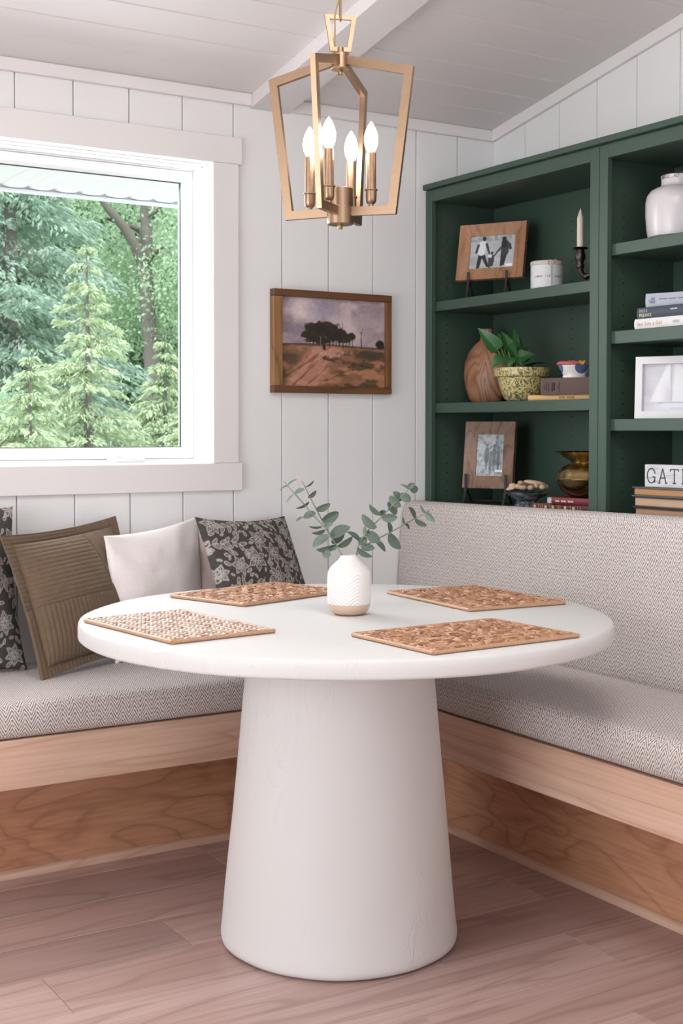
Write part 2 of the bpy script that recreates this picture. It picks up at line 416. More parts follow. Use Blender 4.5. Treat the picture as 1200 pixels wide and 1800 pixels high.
# window_1
win = thing('window_1', 'white framed crank window with wide flat casing, trees beyond', 'window', (0, 0, 0), kind='structure')
CF = -.0205; XR2, XR = -1.0079, -1.0204
XL2, XL1 = XW-(XR2-XO), XW-(XR-XO)
B((XL2, CF, 2.0228), (XR2, -.0045, 2.1065), .002).build('header_casing', TRIMW, win)
B((XL2, CF, 1.0053), (XR2, -.0045, 1.0915), .002).build('apron_casing', TRIMW, win)
B((XO, CF+.0015, 1.0918), (XR, -.0045, 2.0226), .0015).build('side_casing', TRIMW, win)
B((XL1, CF+.0015, 1.0918), (XW, -.0045, 2.0226), .0015).build('side_casing', TRIMW, win)
# stepped jamb liner
j = MB()
for d, y0, y1 in ((.0006, -.0182, .022), (.0044, .022, .050), (.008, .050, .104)):
    j.box((XO-d, y0, ZO0), (XO+.018, y1, ZO1), .001); j.box((XW-.018, y0, ZO0), (XW+d, y1, ZO1), .001)
    j.box((XW, y0, ZO1-d), (XO, y1, ZO1+.018), .001); j.box((XW, y0, ZO0-.018), (XO, y1, ZO0+d*.6), .001)
j.build('jamb_liner', VINYL, win)
def ring(mb, x0, x1, z0, z1, t, y0, y1, ch=.001):
    mb.box((x0, y0, z0), (x0+t, y1, z1), ch); mb.box((x1-t, y0, z0), (x1, y1, z1), ch); mb.box((x0+t, y0, z0), (x1-t, y1, z0+t), ch); mb.box((x0+t, y0, z1-t), (x1-t, y1, z1), ch)
f = MB(); ring(f, XW, XO, ZO0, ZO1, .0125, .100, .1285); ring(f, XW, XO, ZO0, ZO1, .030, .1355, .150); f.build('window_frame', VINYL, win)
sx0, sx1, sz0, sz1 = XW+.0140, XO-.0140, ZO0+.0142, ZO1-.0140
f = MB()
# sash bars with an inner bevel toward the glass
def bevel_ring(mb, x0, x1, z0, z1, wd, wi, yf, yi, yb):
    A = [(x0, z0), (x1, z0), (x1, z1), (x0, z1)]; Bq = [(x0+wd, z0+wd), (x1-wd, z0+wd), (x1-wd, z1-wd), (x0+wd, z1-wd)]; Cq = [(x0+wi, z0+wi), (x1-wi, z0+wi), (x1-wi, z1-wi), (x0+wi, z1-wi)]
    vs = [(x, yf, z) for x, z in A]+[(x, yf, z) for x, z in Bq]+[(x, yi, z) for x, z in Cq]+[(x, yb, z) for x, z in Cq]+[(x, yb, z) for x, z in A]
    fs = []
    for r in range(5):
        q = ((r+1) % 5)
        fs += [(r*4+i, r*4+(i+1) % 4, q*4+(i+1) % 4, q*4+i) for i in range(4)]
    mb.add(vs, fs)
bevel_ring(f, sx0, sx1, sz0, sz1, .0245, .034, .1005, .1145, .135)
sash = f.build('sash', VINYL, win, ang=20)
f = MB(); gx0, gx1, gz0, gz1 = sx0+.0335, sx1-.0335, sz0+.0335, sz1-.0335; ring(f, gx0, gx1, gz0, gz1, .0028, .1150, .1245, .0004)
f.build('gasket', paint('dark_gasket', (58, 66, 66), .6), sash)
k = N('window_glass'); k.t.nodes.remove(k.b)
tr = k.n('ShaderNodeBsdfTransparent'); gl = k.n('ShaderNodeBsdfGlossy'); tr.inputs[0].default_value = (.97, .975, .975, 1); gl.inputs['Roughness'].default_value = .02
fr = k.n('ShaderNodeFresnel'); fr.inputs[0].default_value = 1.5; mx = k.n('ShaderNodeMixShader'); k.l(k.math('MULTIPLY_ADD', fr.outputs[0], .035, .0), mx.inputs[0]); k.l(tr.outputs[0], mx.inputs[1]); k.l(gl.outputs[0], mx.inputs[2]); k.l(mx.outputs[0], k.out.inputs[0])
GLASS = k.m
B((gx0, .1185, gz0), (gx1, .1195, gz1), .0001).build('pane', GLASS, sash)
# crank cover and folded handle
c = MB(); n = 14
vs = []
for i in range(n+1):
    t = i/n; x = -1.4225 + .121*t
    h = .0155*min(1, (t/.10)**.5 if t < .1 else 1)*(1 if t < .5 else 1-.42*((t-.5)/.5)); dp = .030*(min(1, 8*t, 8*(1-t)+.15))**.5
    for (yy, zz) in ((.082, 0), (.082-dp, 0), (.082-dp, h*.5), (.082-dp*.75, h), (.082, h*1.1)): vs.append((x, yy, ZO0+.0062+zz))
fs = [(i*5+q, i*5+(q+1) % 5, (i+1)*5+(q+1) % 5, (i+1)*5+q) for i in range(n) for q in range(5)] + [(0, 1, 2, 3, 4), tuple(n*5+q for q in (4, 3, 2, 1, 0))]
c.add(vs, fs); cr = c.build('crank_cover', VINYL, win, ang=50)
MB().tube([(-1.40, .060, ZO0+.0255), (-1.365, .054, ZO0+.0275), (-1.33, .052, ZO0+.0225), (-1.308, .053, ZO0+.0185)], [.0042, .005, .005, .006], 8).build('crank_handle', VINYL, cr, ang=60)

# ================================================================== BUILT-IN BENCH
bench = thing('corner_bench', 'pale maple built-in corner bench base with set-back knotty toe panels', 'bench', (0, 0, 0))
XE, YE = -2.62, -2.75
B((XE, -.5517, .3119), (-.8355, -.5327, .4341), .002).build('fascia', MAPLE_X, bench)
B((-.8355, YE, .3119), (-.8165, -.5327, .4341), .002).build('fascia', MAPLE_Y, bench)
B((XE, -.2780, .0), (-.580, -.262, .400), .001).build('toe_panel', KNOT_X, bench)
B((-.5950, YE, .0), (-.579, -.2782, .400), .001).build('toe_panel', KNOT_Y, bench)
q = [(-.2782, 0.0004), (-.2905, 0.0004)] + [(-.2782-.0125*math.cos(R(a)), .0110+.0125*math.sin(R(a))) for a in (0, 25, 50, 75, 90)]
MB().prism(q, 0, XE, -.6085).build('base_trim', MAPLE_X, bench, ang=60)
q = [(-.5952, 0.0004), (-.6078, 0.0004)] + [(-.5952-.0125*math.cos(R(a)), .0110+.0125*math.sin(R(a))) for a in (0, 25, 50, 75, 90)]
MB().prism(q, 1, YE, -.2800).build('base_trim', MAPLE_Y, bench, ang=60)
B((XE, -.5325, .405), (-.30, -.0045, .4335), .001).build('seat_board', MAPLE_X, bench)
B((-.8163, YE, .405), (-.30, -.5328, .4335), .001).build('seat_board', MAPLE_Y, bench)

def cushion(name, prof, axis, a, b, m, n=40, puff=.0, seed=1, endr=.02):
    """upholstered bar: closed profile (across, z) swept along axis from a to b with rounded ends, uv in metres"""
    P = np.array(prof, float); c = P.mean(0); L = np.r_[0, np.cumsum(np.linalg.norm(np.diff(np.vstack([P, P[:1]]), axis=0), axis=1))]
    ts = np.r_[a, a+(b-a)*np.array([.0]), np.linspace(a, b, n)[1:-1], b]
    ts = [a] + [a+endr*(1-math.cos(R(x)))*(1 if b > a else -1) for x in (25, 50, 75)] + list(np.linspace(a+(endr*1.1 if b > a else -endr*1.1), b-(endr*1.1 if b > a else -endr*1.1), n)) + [b-endr*(1-math.cos(R(x)))*(1 if b > a else -1) for x in (75, 50, 25)] + [b]
    ins = [endr]+[endr*(1-math.sin(R(x))) for x in (25, 50, 75)]+[0]*n+[endr*(1-math.sin(R(x))) for x in (75, 50, 25)]+[endr]
    mb = MB(); K = len(P); vs = []; uv = []
    for t, i_ in zip(ts, ins):
        d = c-P; dn = d/np.maximum(1e-6, np.linalg.norm(d, axis=1))[:, None]; Q = P + np.stack([np.clip(d[:, 0], -i_, i_), np.clip(d[:, 1], -i_, i_)], 1)
        for k in range(K+1):
            p = Q[k % K]; h = 0
            if puff: h = puff*(float(fbm(t*3+7, p[0]*4+3, seed, 3))-.5)
            vs.append((t, p[0], p[1]+(h if p[1] > c[1] else 0)) if axis == 0 else (p[0], t, p[1]+(h if p[1] > c[1] else 0)))
            uv.append((t, L[k]))
    W_ = K+1
    fs = [(i*W_+k, i*W_+k+1, (i+1)*W_+k+1, (i+1)*W_+k) for i in range(len(ts)-1) for k in range(K)]
    fs += [tuple(range(K))[::-1], tuple((len(ts)-1)*W_+k for k in range(K))]
    mb.add(vs, fs, uv); return mb.build(name, m, None, ang=60)
def seat_profile(front, back, z0, z1, bulge=.012, s=1):
    """front edge coordinate, back edge coordinate; s=+1 when back > front"""
    p = []
    for k in range(9):
        t = k/8; a = R(-60+150*t); p.append((front+s*(.018-bulge-.018*math.cos(a)+.012), z0+(z1-z0)*(.5-.52*math.cos(math.pi*t)*.96) if False else z0+.004+(z1-z0-.004)*(math.sin(R(90*t)))**1.0*1.0))
    # superellipse-like nose
    p = []
    h = z1-z0
    for k in range(13):
        a = R(-90+180*k/12); x = math.copysign(abs(math.cos(a))**.62, math.cos(a)); z = math.copysign(abs(math.sin(a))**.72, math.sin(a))
        p.append((front+s*(.045-.045*x)-s*.006, z0+h/2+z*h/2))
    n = 10
    e = front+s*.05
    p += [(e+(back-e)*i/n, z1+.006*math.sin(math.pi*i/n)) for i in range(1, n)]
    p += [(back-s*.01, z1), (back, z1-.012), (back, z0+.01), (back-s*.01, z0)]
    return p
c1 = cushion('seat_cushion', seat_profile(-.5530, -.010, .4345, .5250), 0, XE, -.848, HERR, 44, .006, 3)
tag(c1, 'herringbone tweed seat cushion under the window wall', 'cushion', 'herringbone bench seat cushions')
c2 = cushion('seat_cushion', seat_profile(-.8370, -.424, .4345, .5290), 1, -.012, YE, HERR, 54, .010, 8)
tag(c2, 'herringbone tweed seat cushion in front of the tall upholstered back', 'cushion', 'herringbone bench seat cushions')
bp = [(-.418, .437), (-.4185, .53), (-.4145, .70), (-.404, .84), (-.395, .915), (-.389, .938), (-.377, .950), (-.360, .9545), (-.335, .9545), (-.312, .951), (-.305, .940), (-.303, .90), (-.303, .437)]
bb = cushion('bench_backrest', bp, 1, -.0065, YE, HERR, 54, 0, 5, .014)
v = bb.data.vertices
for q in v:
    if q.co.z > .85: q.co.z += .0137*min(1, -q.co.y/1.27)*(q.co.z-.85)/.1
    q.co.x -= .004*math.sin(q.co.y*7)*(1 if q.co.x < -.38 else 0)
tag(bb, 'long upholstered herringbone backrest along the bookcase', 'backrest')

# ================================================================== BOOKCASE (two units and their shared cornice)
SH = {0: [(1.600, 1.633), (1.2535, 1.2870), (.911, .945)], 1: [(1.6945, 1.728), (1.442, 1.4786), (1.1938, 1.2275), (.918, .952)]}
for u in (0, 1):
    r = thing('bookcase', ('dark green built-in bookcase unit in the corner, with three shelves of decor', 'dark green built-in bookcase unit cut by the frame edge, holding the jug and sailboat picture')[u], 'bookcase', (0, -.0045-.8558*u, 0), 0, 'green bookcase units')
    Wd = .8552; y0 = 0; FX, IX = -.2954, -.2770
    dy = -.0012*u
    for (a, b) in ((0+dy, -.0185), (-Wd+.0185, -Wd)): B((IX+.0003, b, 0), (-.0048, a, 2.0098), .001).build('side_panel', GREEN, r)
    B((-.0150, -Wd+.0188, .0), (-.0050, -.0188, 2.0), .0005).build('back_panel', GREEN, r)
    B((IX+.0003, -Wd+.0188, 1.972), (-.0153, -.0188, 2.0096), .001).build('top_panel', GREEN, r)
    sl, sr = .0352, .0370
    B((FX, -sl, 0), (IX, dy, 2.0098), .0015).build('stile', GREEN, r)
    B((FX, -Wd, 0), (IX, -Wd+sr, 2.0098), .0015).build('stile', GREEN, r)
    B((FX, -Wd+sr+.0003, 1.9705), (IX, -sl-.0003, 2.0098), .0015).build('rail', GREEN, r)
    for z0, z1 in SH[u]:
        B((IX+.0004, -Wd+.0188, z0), (-.0153, -.0188, z1), .0015).build('shelf', GREEN, r)
    # shelf-pin holes drilled in the side, and a row in the back
    h = MB()
    def hole(p, ax):
        vs = []; n = 8
        for i in range(n):
            a = 2*math.pi*i/n; q = [0, 0, 0]; o = [t for t in range(3) if t != ax]; q[o[0]] = p[o[0]]+.0026*math.cos(a); q[o[1]] = p[o[1]]+.0026*math.sin(a); q[ax] = p[ax]; vs.append(q)
        h.add(vs, [tuple(range(n))])
    z = .985
    while z < 1.90:
        for x in (-.2155, -.0735): hole((x, -.01875, z), 1)
        if u == 0: hole((-.0152, -.4290, z), 0)
        z += .0318
    o = h.build('pin_holes', HOLE, r, fix=False); o['kind'] = 'stuff'
cn = thing('cornice', 'thin green cornice board capping both bookcase units', 'moulding', (0, -.85, 2.0103))
B((-.3085, -.875, .0026), (-.0042, .8455, .0205), .002).build('board', GREEN, cn)
B((-.2900, -.870, .0), (-.0060, .8440, .0025), .0004).build('spacer', GREEN, cn)

def frame(root, w, h, fwid, t, mats, slope=.006, lip=.004, pic=None, picm=None):
    """mitred frame in local XZ (origin bottom centre), front faces -Y"""
    x0, x1, z0, z1 = -w/2, w/2, 0, h; f = fwid
    def bar(a, b, c, d, name='frame_bar'):
        # outer a->b, inner d<-c ; each (x, z)
        vs = []
        for (x, z), inner in ((a, 0), (b, 0), (c, 1), (d, 1)): vs.append((x, -t+(slope if inner else 0), z))
        for (x, z) in (a, b, c, d): vs.append((x, 0, z))
        return MB().hexa(vs).build(name, mats, root, ang=20)
    g = .0003
    bar((x0, z0), (x1, z0), (x1-f, z0+f), (x0+f, z0+f)); bar((x1, z0+g), (x1, z1-g), (x1-f, z1-f-g), (x1-f, z0+f+g))
    bar((x1, z1), (x0, z1), (x0+f, z1-f), (x1-f, z1-f)); bar((x0, z1-g), (x0, z0+g), (x0+f, z0+f+g), (x0+f, z1-f-g))

# ---------------------------------------------------------------- pictures
def blend(a, b, f): f = np.clip(f, 0, 1)[:, None]; return a*(1-f)+b*f
def const(u, c): return np.tile(np.array(c, float), (len(u), 1))
def sstep(a, b, x): t = np.clip((x-a)/(b-a), 0, 1); return t*t*(3-2*t)
def blob(u, v, cx, cy, rx, ry, s=.3, w=0, seed=0):
    d = np.hypot((u-cx)/rx, (v-cy)/ry)
    if w: d = d + w*(fbm(u*22, v*22, seed)-.5)
    return 1-sstep(1-s, 1+s, d)
def seg(u, v, a, b, wa, wb=None):
    wb = wa if wb is None else wb
    ax, ay = a; bx, by = b; t = np.clip(((u-ax)*(bx-ax)+(v-ay)*(by-ay))/((bx-ax)**2+(by-ay)**2+1e-12), 0, 1)
    d = np.hypot(u-ax-t*(bx-ax), v-ay-t*(by-ay)); w = wa+(wb-wa)*t
    return 1-sstep(.7, 1.15, d/w)
def landscape(u, v):
    c = blend(const(u, (118, 104, 112)), const(u, (172, 152, 152)), sstep(.3, .75, fbm(u*5+1, v*6, 3)))
    c = blend(c, const(u, (196, 180, 176)), .7*blob(u, v, .22, .86, .16, .12, .8, .8, 4))
    c = blend(c, const(u, (112, 106, 128)), .6*blob(u, v, .42, .86, .15, .14, .9, .9, 5))
    c = blend(c, const(u, (184, 166, 164)), .5*blob(u, v, .75, .72, .3, .16, .9, .9, 6))
    hor = .475+.012*np.sin(u*5)
    g = blend(const(u, (150, 104, 78)), const(u, (112, 78, 58)), sstep(.35, .7, fbm(u*8, v*16, 8)))
    g = blend(g, const(u, (70, 56, 40)), .9*sstep(.5, .66, fbm(u*7+3, v*13+1, 12)))
    road = sstep(.16, .05, np.abs(u-(.42-.5*(.46-v)))-.14*(.5-v))
    g = blend(g, const(u, (176, 122, 104)), .75*road*(v < .46))
    g = blend(g, const(u, (98, 66, 50)), .7*road*sstep(.55, .7, fbm(u*26-v*22, v*9, 15)))
    for a, b, ww in (((.0, .08), (.33, .33), .010), ((.12, .02), (.36, .30), .011), ((.02, .14), (.3, .40), .006)): g = blend(g, const(u, (84, 56, 44)), .6*seg(u, v, a, b, ww, .002))
    g = blend(g, const(u, (52, 46, 34)), .85*blob(u, v, .88, .37, .2, .06, .5, .9, 16)); g = blend(g, const(u, (58, 48, 38)), .8*blob(u, v, .06, .32, .12, .06, .5, .9, 17))
    g = blend(g, const(u, (48, 40, 32)), .8*seg(u, v, (.42, .33), (.86, .23), .03, .012)*sstep(.3, .5, fbm(u*20, v*20, 19)))
    g = blend(g, const(u, (56, 48, 36)), .9*sstep(.035, .0, hor-v-.002))
    c = blend(c, g, sstep(.004, -.004, v-hor))
    tr = np.zeros_like(u)
    for cx, cy, rx, ry in ((.33, .63, .11, .10), (.44, .65, .12, .085), (.55, .60, .09, .07), (.66, .58, .05, .045), (.25, .58, .065, .05), (.38, .55, .17, .06), (.60, .55, .08, .05)): tr = np.maximum(tr, blob(u, v, cx, cy, rx, ry, .14, .7, 21))
    c = blend(c, blend(const(u, (30, 26, 22)), const(u, (54, 48, 38)), fbm(u*30, v*30, 22)), tr)
    for x in np.linspace(.24, .68, 15): c = blend(c, const(u, (34, 28, 24)), .9*seg(u, v, (x, .46), (x+.004, .55), .0035))
    for x, y0, y1, w in ((.372, .44, .59, .0035), (.425, .43, .57, .003), (.472, .44, .56, .003), (.585, .44, .74, .005), (.765, .44, .64, .006)): c = blend(c, const(u, (120, 104, 94) if x < .5 else (52, 42, 38)), .9*seg(u, v, (x+.006, y0), (x, y1), w, w*.4))
    c = blend(c, const(u, (70, 56, 50)), .7*seg(u, v, (.765, .6), (.78, .68), .003)); c = blend(c, const(u, (34, 30, 26)), blob(u, v, .955, .50, .05, .05, .2, .6, 25))
    sh = np.zeros_like(u); g2 = np.random.default_rng(5)
    for _ in range(46): sh = np.maximum(sh, blob(u, v, .47+.15*g2.normal()*.55, .385+.022*g2.normal(), .014, .012, .4))
    c = blend(c, blend(const(u, (196, 156, 136)), const(u, (120, 84, 70)), fbm(u*60, v*60, 31)), sh*.9)
    c = blend(c, const(u, (22, 20, 20)), blob(u, v, .408, .445, .013, .03, .3))
    return np.clip((c*1.10+6)*(.93+.14*fbm(u*70, v*60, 33)[:, None]), 0, 255)
def family(u, v):
    c = blend(const(u, (196, 198, 200)), const(u, (160, 163, 166)), fbm(u*9, v*14, 40))
    c = blend(c, blend(const(u, (120, 124, 126)), const(u, (205, 207, 208)), fbm(u*16, v*12, 41)), sstep(.80, .86, v))
    c = blend(c, const(u, (150, 153, 156)), .7*blob(u, v, .08, .25, .14, .12, .6, .8, 42))
    D = const(u, (62, 64, 68)); DD = const(u, (44, 46, 50)); L = const(u, (218, 219, 220))
    def body(c, parts):
        for col, a, b, wa, wb in parts: c = blend(c, col, seg(u, v, a, b, wa, wb))
        return c
    c = body(c, [(DD, (.25, .42), (.20, .0), .05, .035), (DD, (.30, .42), (.42, .08), .05, .03), (L, (.28, .76), (.27, .48), .085, .085), (D, (.19, .72), (.15, .50), .03, .026), (D, (.37, .74), (.44, .46), .032, .022), (DD, (.31, .92), (.31, .87), .042, .036)])
    c = body(c, [(DD, (.73, .42), (.72, .08), .036, .026), (DD, (.80, .42), (.76, .10), .036, .026), (D, (.78, .74), (.78, .46), .085, .09), (D, (.70, .62), (.60, .46), .03, .02), (D, (.87, .70), (.90, .56), .035, .03), (DD, (.75, .88), (.76, .66), .05, .065)])
    c = body(c, [(D, (.49, .32), (.49, .12), .065, .06), (L, (.46, .37), (.52, .36), .045, .045), (D, (.54, .36), (.60, .44), .02, .015), (D, (.46, .02), (.46, .14), .02, .025), (D, (.53, .38), (.53, .2), .03, .03), (DD, (.50, .47), (.50, .44), .03, .026)])
    c = blend(c, const(u, (236, 236, 236)), (np.abs(u-.885) < .07)*(np.abs(v-.085) < .04)*1.)
    return c
def family2(u, v):
    c = blend(const(u, (188, 194, 196)), const(u, (140, 148, 150)), sstep(.35, .7, fbm(u*7, v*10, 50)))
    c = blend(c, const(u, (206, 210, 212)), .7*sstep(.55, .7, fbm(u*14, v*16, 51)))
    D = const(u, (104, 112, 114))
    for x, h, w in ((.38, .74, .075), (.64, .72, .07), (.52, .55, .05), (.80, .68, .06)):
        c = blend(c, D, .75*seg(u, v, (x, h-.12), (x, h-.36), w, w*1.1)); c = blend(c, D, .8*blob(u, v, x, h, w*.7, .04, .3)); c = blend(c, D, .7*seg(u, v, (x, h-.36), (x, h-.56), w*.8, w*.5))
    c = blend(c, const(u, (214, 218, 220)), .8*((v > .02)*(v < .03)))
    c = blend(c, c*.78, (u > .68)*.55); c = blend(c, const(u, (226, 230, 231)), (np.abs(u-.84) < .13)*(np.abs(v-.135) < .03)*1.)
    return c
def sailing(u, v):
    c = blend(const(u, (206, 206, 212)), const(u, (190, 190, 198)), sstep(.2, .8, fbm(u*3, v*4, 60)))
    W1 = const(u, (224, 223, 226))
    s1 = sstep(0, .02, (.45-u)+.001)*sstep(0, .02, v-.20)*sstep(-.04, .02, (u-.12)-(v-.2)*.36)
    s2 = sstep(0, .02, u-.475-.04*(v-.2))*sstep(0, .02, v-.2)*sstep(-.03, .02, (.93-u)-(v-.2)*.42)
    c = blend(c, W1, .9*s1); c = blend(c, const(u, (190, 186, 196)), .7*s1*sstep(.25, .45, u)*sstep(.8, .3, v)); c = blend(c, W1, .85*s2)
    c = blend(c, const(u, (150, 148, 152)), .7*seg(u, v, (.462, .2), (.462, .98), .004)); c = blend(c, const(u, (158, 160, 164)), .8*seg(u, v, (.25, .185), (.92, .20), .007, .007))
    c = blend(c, const(u, (216, 216, 220)), .8*blob(u, v, .6, .12, .42, .05, .4)); c = blend(c, const(u, (168, 176, 182)), .5*seg(u, v, (.45, .075), (.95, .07), .014, .01))
    return c

# landscape picture on the back wall
P = thing('landscape_picture', 'wood framed landscape painting with dark trees and a sandy track, on the wall', 'picture', (-.6765, -.0045, 1.3145))
wd, hh, tt = .451, .330, .0265
def bx(a, b, nm, m=PICW): return B(a, b, .0015).build(nm, m, P)
bx((-wd/2, -tt, .0225), (-wd/2+.033, 0, hh-.0225), 'frame_bar'); bx((wd/2-.0205, -tt, .0225), (wd/2, 0, hh-.0225), 'frame_bar')
PICX = wood('walnut_stain_length', (136, 94, 58), (108, 70, 42), (14, 1.5, 1.5), 6, (70, 42, 22), .5, loc=(3, 2, 7))
PICX2 = wood('walnut_stain_rail', (120, 82, 50), (92, 60, 36), (1.5, 10, 14), 6, (60, 36, 20), .5, loc=(1, 9, 2))
bx((-wd/2, -tt-.001, .0), (wd/2, 0, .0222), 'frame_bar', PICX2); bx((-wd/2, -tt-.001, hh-.0222), (wd/2, 0, hh), 'frame_bar', PICX2)
pc = picture('canvas', wd-.052, hh-.042, 180, 150, landscape, P, (.0062, -.012, .021))

# ---------------------------------------------------------------- photo frames on easels
def easel(loc, yaw, w, zf, label, hook=.028, grp='black metal display easels', spread=.5, dpt=.02):
    e = thing('display_easel', label, 'easel', loc, yaw, grp)
    for s in (-1, 1):
        x = s*w*spread
        leg = MB()
        pts = [(x, -dpt-.007, zf+hook), (x, -dpt-.0075, zf+.004), (x, -dpt-.0085, zf-.004), (x, -dpt-.014, zf*.55), (x, -dpt-.026, .0015)]
        for a, b in zip(pts[:-1], pts[1:]):
            pass
        vs = []
        for p in pts: vs += [(p[0]-.0042, p[1]-.0018, p[2]), (p[0]+.0042, p[1]-.0018, p[2]), (p[0]+.0042, p[1]+.0018, p[2]), (p[0]-.0042, p[1]+.0018, p[2])]
        fs = [(i*4+q, i*4+(q+1) % 4, (i+1)*4+(q+1) % 4, (i+1)*4+q) for i in range(4) for q in range(4)]+[(3, 2, 1, 0), (16, 17, 18, 19)]
        leg.add(vs, fs); leg.build('front_leg', BLACK, e)
        bk = MB(); pts = [(x, -dpt+.002, zf-.003), (x, -dpt+.02, zf*.55), (x, .022, .0015)]
        vs = []
        for p in pts: vs += [(p[0]-.004, p[1]-.002, p[2]), (p[0]+.004, p[1]-.002, p[2]), (p[0]+.004, p[1]+.002, p[2]), (p[0]-.004, p[1]+.002, p[2])]
        fs = [(i*4+q, i*4+(q+1) % 4, (i+1)*4+(q+1) % 4, (i+1)*4+q) for i in range(2) for q in range(4)]+[(3, 2, 1, 0), (8, 9, 10, 11)]
        bk.add(vs, fs); bk.build('rear_leg', BLACK, e)
    MB().tube([(-w*spread-.004, .0165, zf*.22), (w*spread+.004, .0165, zf*.22)], .003, 6).build('crossbar', BLACK, e)
    return e
def photo_frame(loc, yaw, lean, w, h, fwid, m, fn, label, nx, ny, t=.018):
    r = thing('photo_frame', label, 'photo frame', loc, rot=(-lean, 0, yaw), group='wooden photo frames on easels')
    frame(r, w, h, fwid, t, m, .007)
    picture('photo', w-2*fwid+.004, h-2*fwid+.004, nx, ny, fn, r, (0, -.0075, fwid-.002))
    B((-w/2+.004, -.0065, .004), (w/2-.004, .001, h-.004), .0005).build('backing', BLACK, r)
    st = MB()
    for i in range(4):
        for s in (-1, 1): st.ball((s*w/2, -t*.5, h*(.16+.23*i)), .0026, 6, 4)
        st.ball((-w*.36+w*.24*i, -t*.5, h), .0026, 6, 4)
    st.build('stud', DBRASS, r)['kind'] = 'stuff'
    return r
y1 = -R(61.1); d1 = Vector((.483, -.875, 0))
c1_ = Vector((-.23, -.1005, 1.6966))+d1*.12
photo_frame(c1_, y1, R(12), .24, .194, .040, RUSTIC, family, 'landscape-format wooden frame with a black and white family photo, top shelf', 110, 84)
nrm1 = Vector((d1.y, -d1.x, 0))
easel((c1_.x, c1_.y, 1.6332), y1, .24, .0634, 'black metal easel under the landscape-format photo frame, top shelf', spread=.285)
y2 = -R(65); d2_ = Vector((math.sin(R(25)), -math.cos(R(25)), 0))
c2_ = Vector((-.205, -.110, .9975))+d2_*.093
photo_frame(c2_, y2, R(7), .186, .226, .043, RUSTIC_D, family2, 'portrait-format grey-brown wooden frame with a faded photo, bottom shelf', 70, 110)
easel((c2_.x, c2_.y, .9452), y2, .186, .0523, 'black metal easel under the portrait-format frame, bottom shelf', hook=.05, spread=.40)

# candle crock with twine
CR = thing('candle_crock', 'small white lidded candle crock tied with twine, top shelf', 'candle', (-.190, -.513, 1.6332))
rr, hgt = .0510, .0900
CERW = paint('white_stoneware', (206, 206, 208), .4)
MB().lathe([(rr-.003, 0), (rr, .002), (rr, hgt-.016), (rr-.001, hgt-.013)], 40).build('body', CERW, CR)
MB().lathe([(rr-.001, hgt-.013), (rr+.0012, hgt-.012), (rr+.0012, hgt-.002), (rr-.002, hgt+.0005), (0.001, hgt+.0008)], 40).build('lid', paint('greige_lid', (186, 178, 172), .5), CR)
TW = paint('pale_twine', (196, 186, 178), .9)
th0 = math.atan2(-3.19, -2.73)+.22
def onr(a, z, k=.0015): return ((rr+k)*math.cos(a), (rr+k)*math.sin(a), z)
tw = MB(); tw.tube([onr(th0, hgt-.004, .002), onr(th0+.02, .05), onr(th0+.03, .002)], .0011, 6); tw.tube([onr(th0+.05, hgt-.006, .002), onr(th0+.06, .04), onr(th0+.05, .006)], .0010, 6)
lp = [onr(th0-.02-.16*math.sin(t), hgt-.012-.008*math.cos(t)+.004, .003) for t in np.linspace(0, 2*math.pi, 13)]; tw.tube(lp, .0012, 6)
tw.tube([onr(th0, hgt-.008, .003), onr(th0+.2, hgt+.0005, .001), onr(th0+.42, hgt+.003, -.004)], .0013, 6); tw.tube([onr(th0, hgt-.010, .003), onr(th0+.22, hgt-.002, .001), onr(th0+.44, hgt+.001, -.003)], .0013, 6)
tw.build('twine_bow', TW, CR)
INK = paint('faded_black_ink', (92, 92, 96), .8); DARKINK = paint('dark_ink', (50, 48, 50), .8)
s_ = 'sweet lake house'
for i, ch in enumerate(s_):
    if ch == ' ': continue
    a = th0 + (i-8.8)*.117
    if .0 < (a-th0) < .09: continue
    Mx = Matrix.Translation(onr(a, hgt*.42, .0004)) @ Matrix.Rotation(a+math.pi/2, 4, 'Z') @ Matrix.Rotation(math.pi/2, 4, 'X')
    text('letter', ch, .0115, INK, CR, Mx, .0001, .95)

# candelabra arm with a candle, mostly behind the stile
CH = thing('candle_holder', 'dark pewter candle holder with a curved arm beside the bookcase stile', 'candle holder', (-.17, -.742, 1.6332))
PEW = metal('dark_pewter', (92, 84, 80), .38, var=.5)
MB().lathe([(.036, 0), (.038, .004), (.030, .010), (.012, .016), (.009, .03), (.013, .036), (.008, .044), (.007, .055)], 24).build('base', PEW, CH)
arm = MB(); arm.tube([(0, 0, .052), (0, .004, .060), (-.002, .02, .048), (-.004, .045, .033), (-.004, .072, .030), (-.002, .088, .042), (0, .097, .058)], [.007, .007, .006, .0075, .008, .008, .009], 10); arm.ball((-.004, .066, .030), .010, 8, 6)
arm.build('arm', PEW, CH, ang=60)
MB().lathe([(.006, .054), (.011, .060), (.013, .066), (.010, .072), (.011, .078), (.016, .086), (.017, .096), (.013, .108), (.012, .114), (.022, .117), (.024, .119), (.022, .1215), (.008, .121)], 24, (0, .098, 0)).build('socket', PEW, CH, ang=50)
CD = thing('taper_candle', 'short unlit ivory candle in the dark pewter holder, top shelf', 'candle', (-.17, -.644, 1.6332+.1215))
WAX = paint('ivory_wax', (214, 204, 188), .5)
MB().lathe([(.0105, 0), (.0103, .085), (.0100, .092), (.0085, .095), (.0045, .109), (.0022, .114)], 20, capt=True).build('wax', WAX, CD, ang=50)
MB().tube([(0, 0, .113), (.0004, 0, .1185)], .0014, 6).build('wick', paint('white_wick', (225, 220, 210), .9), CD)

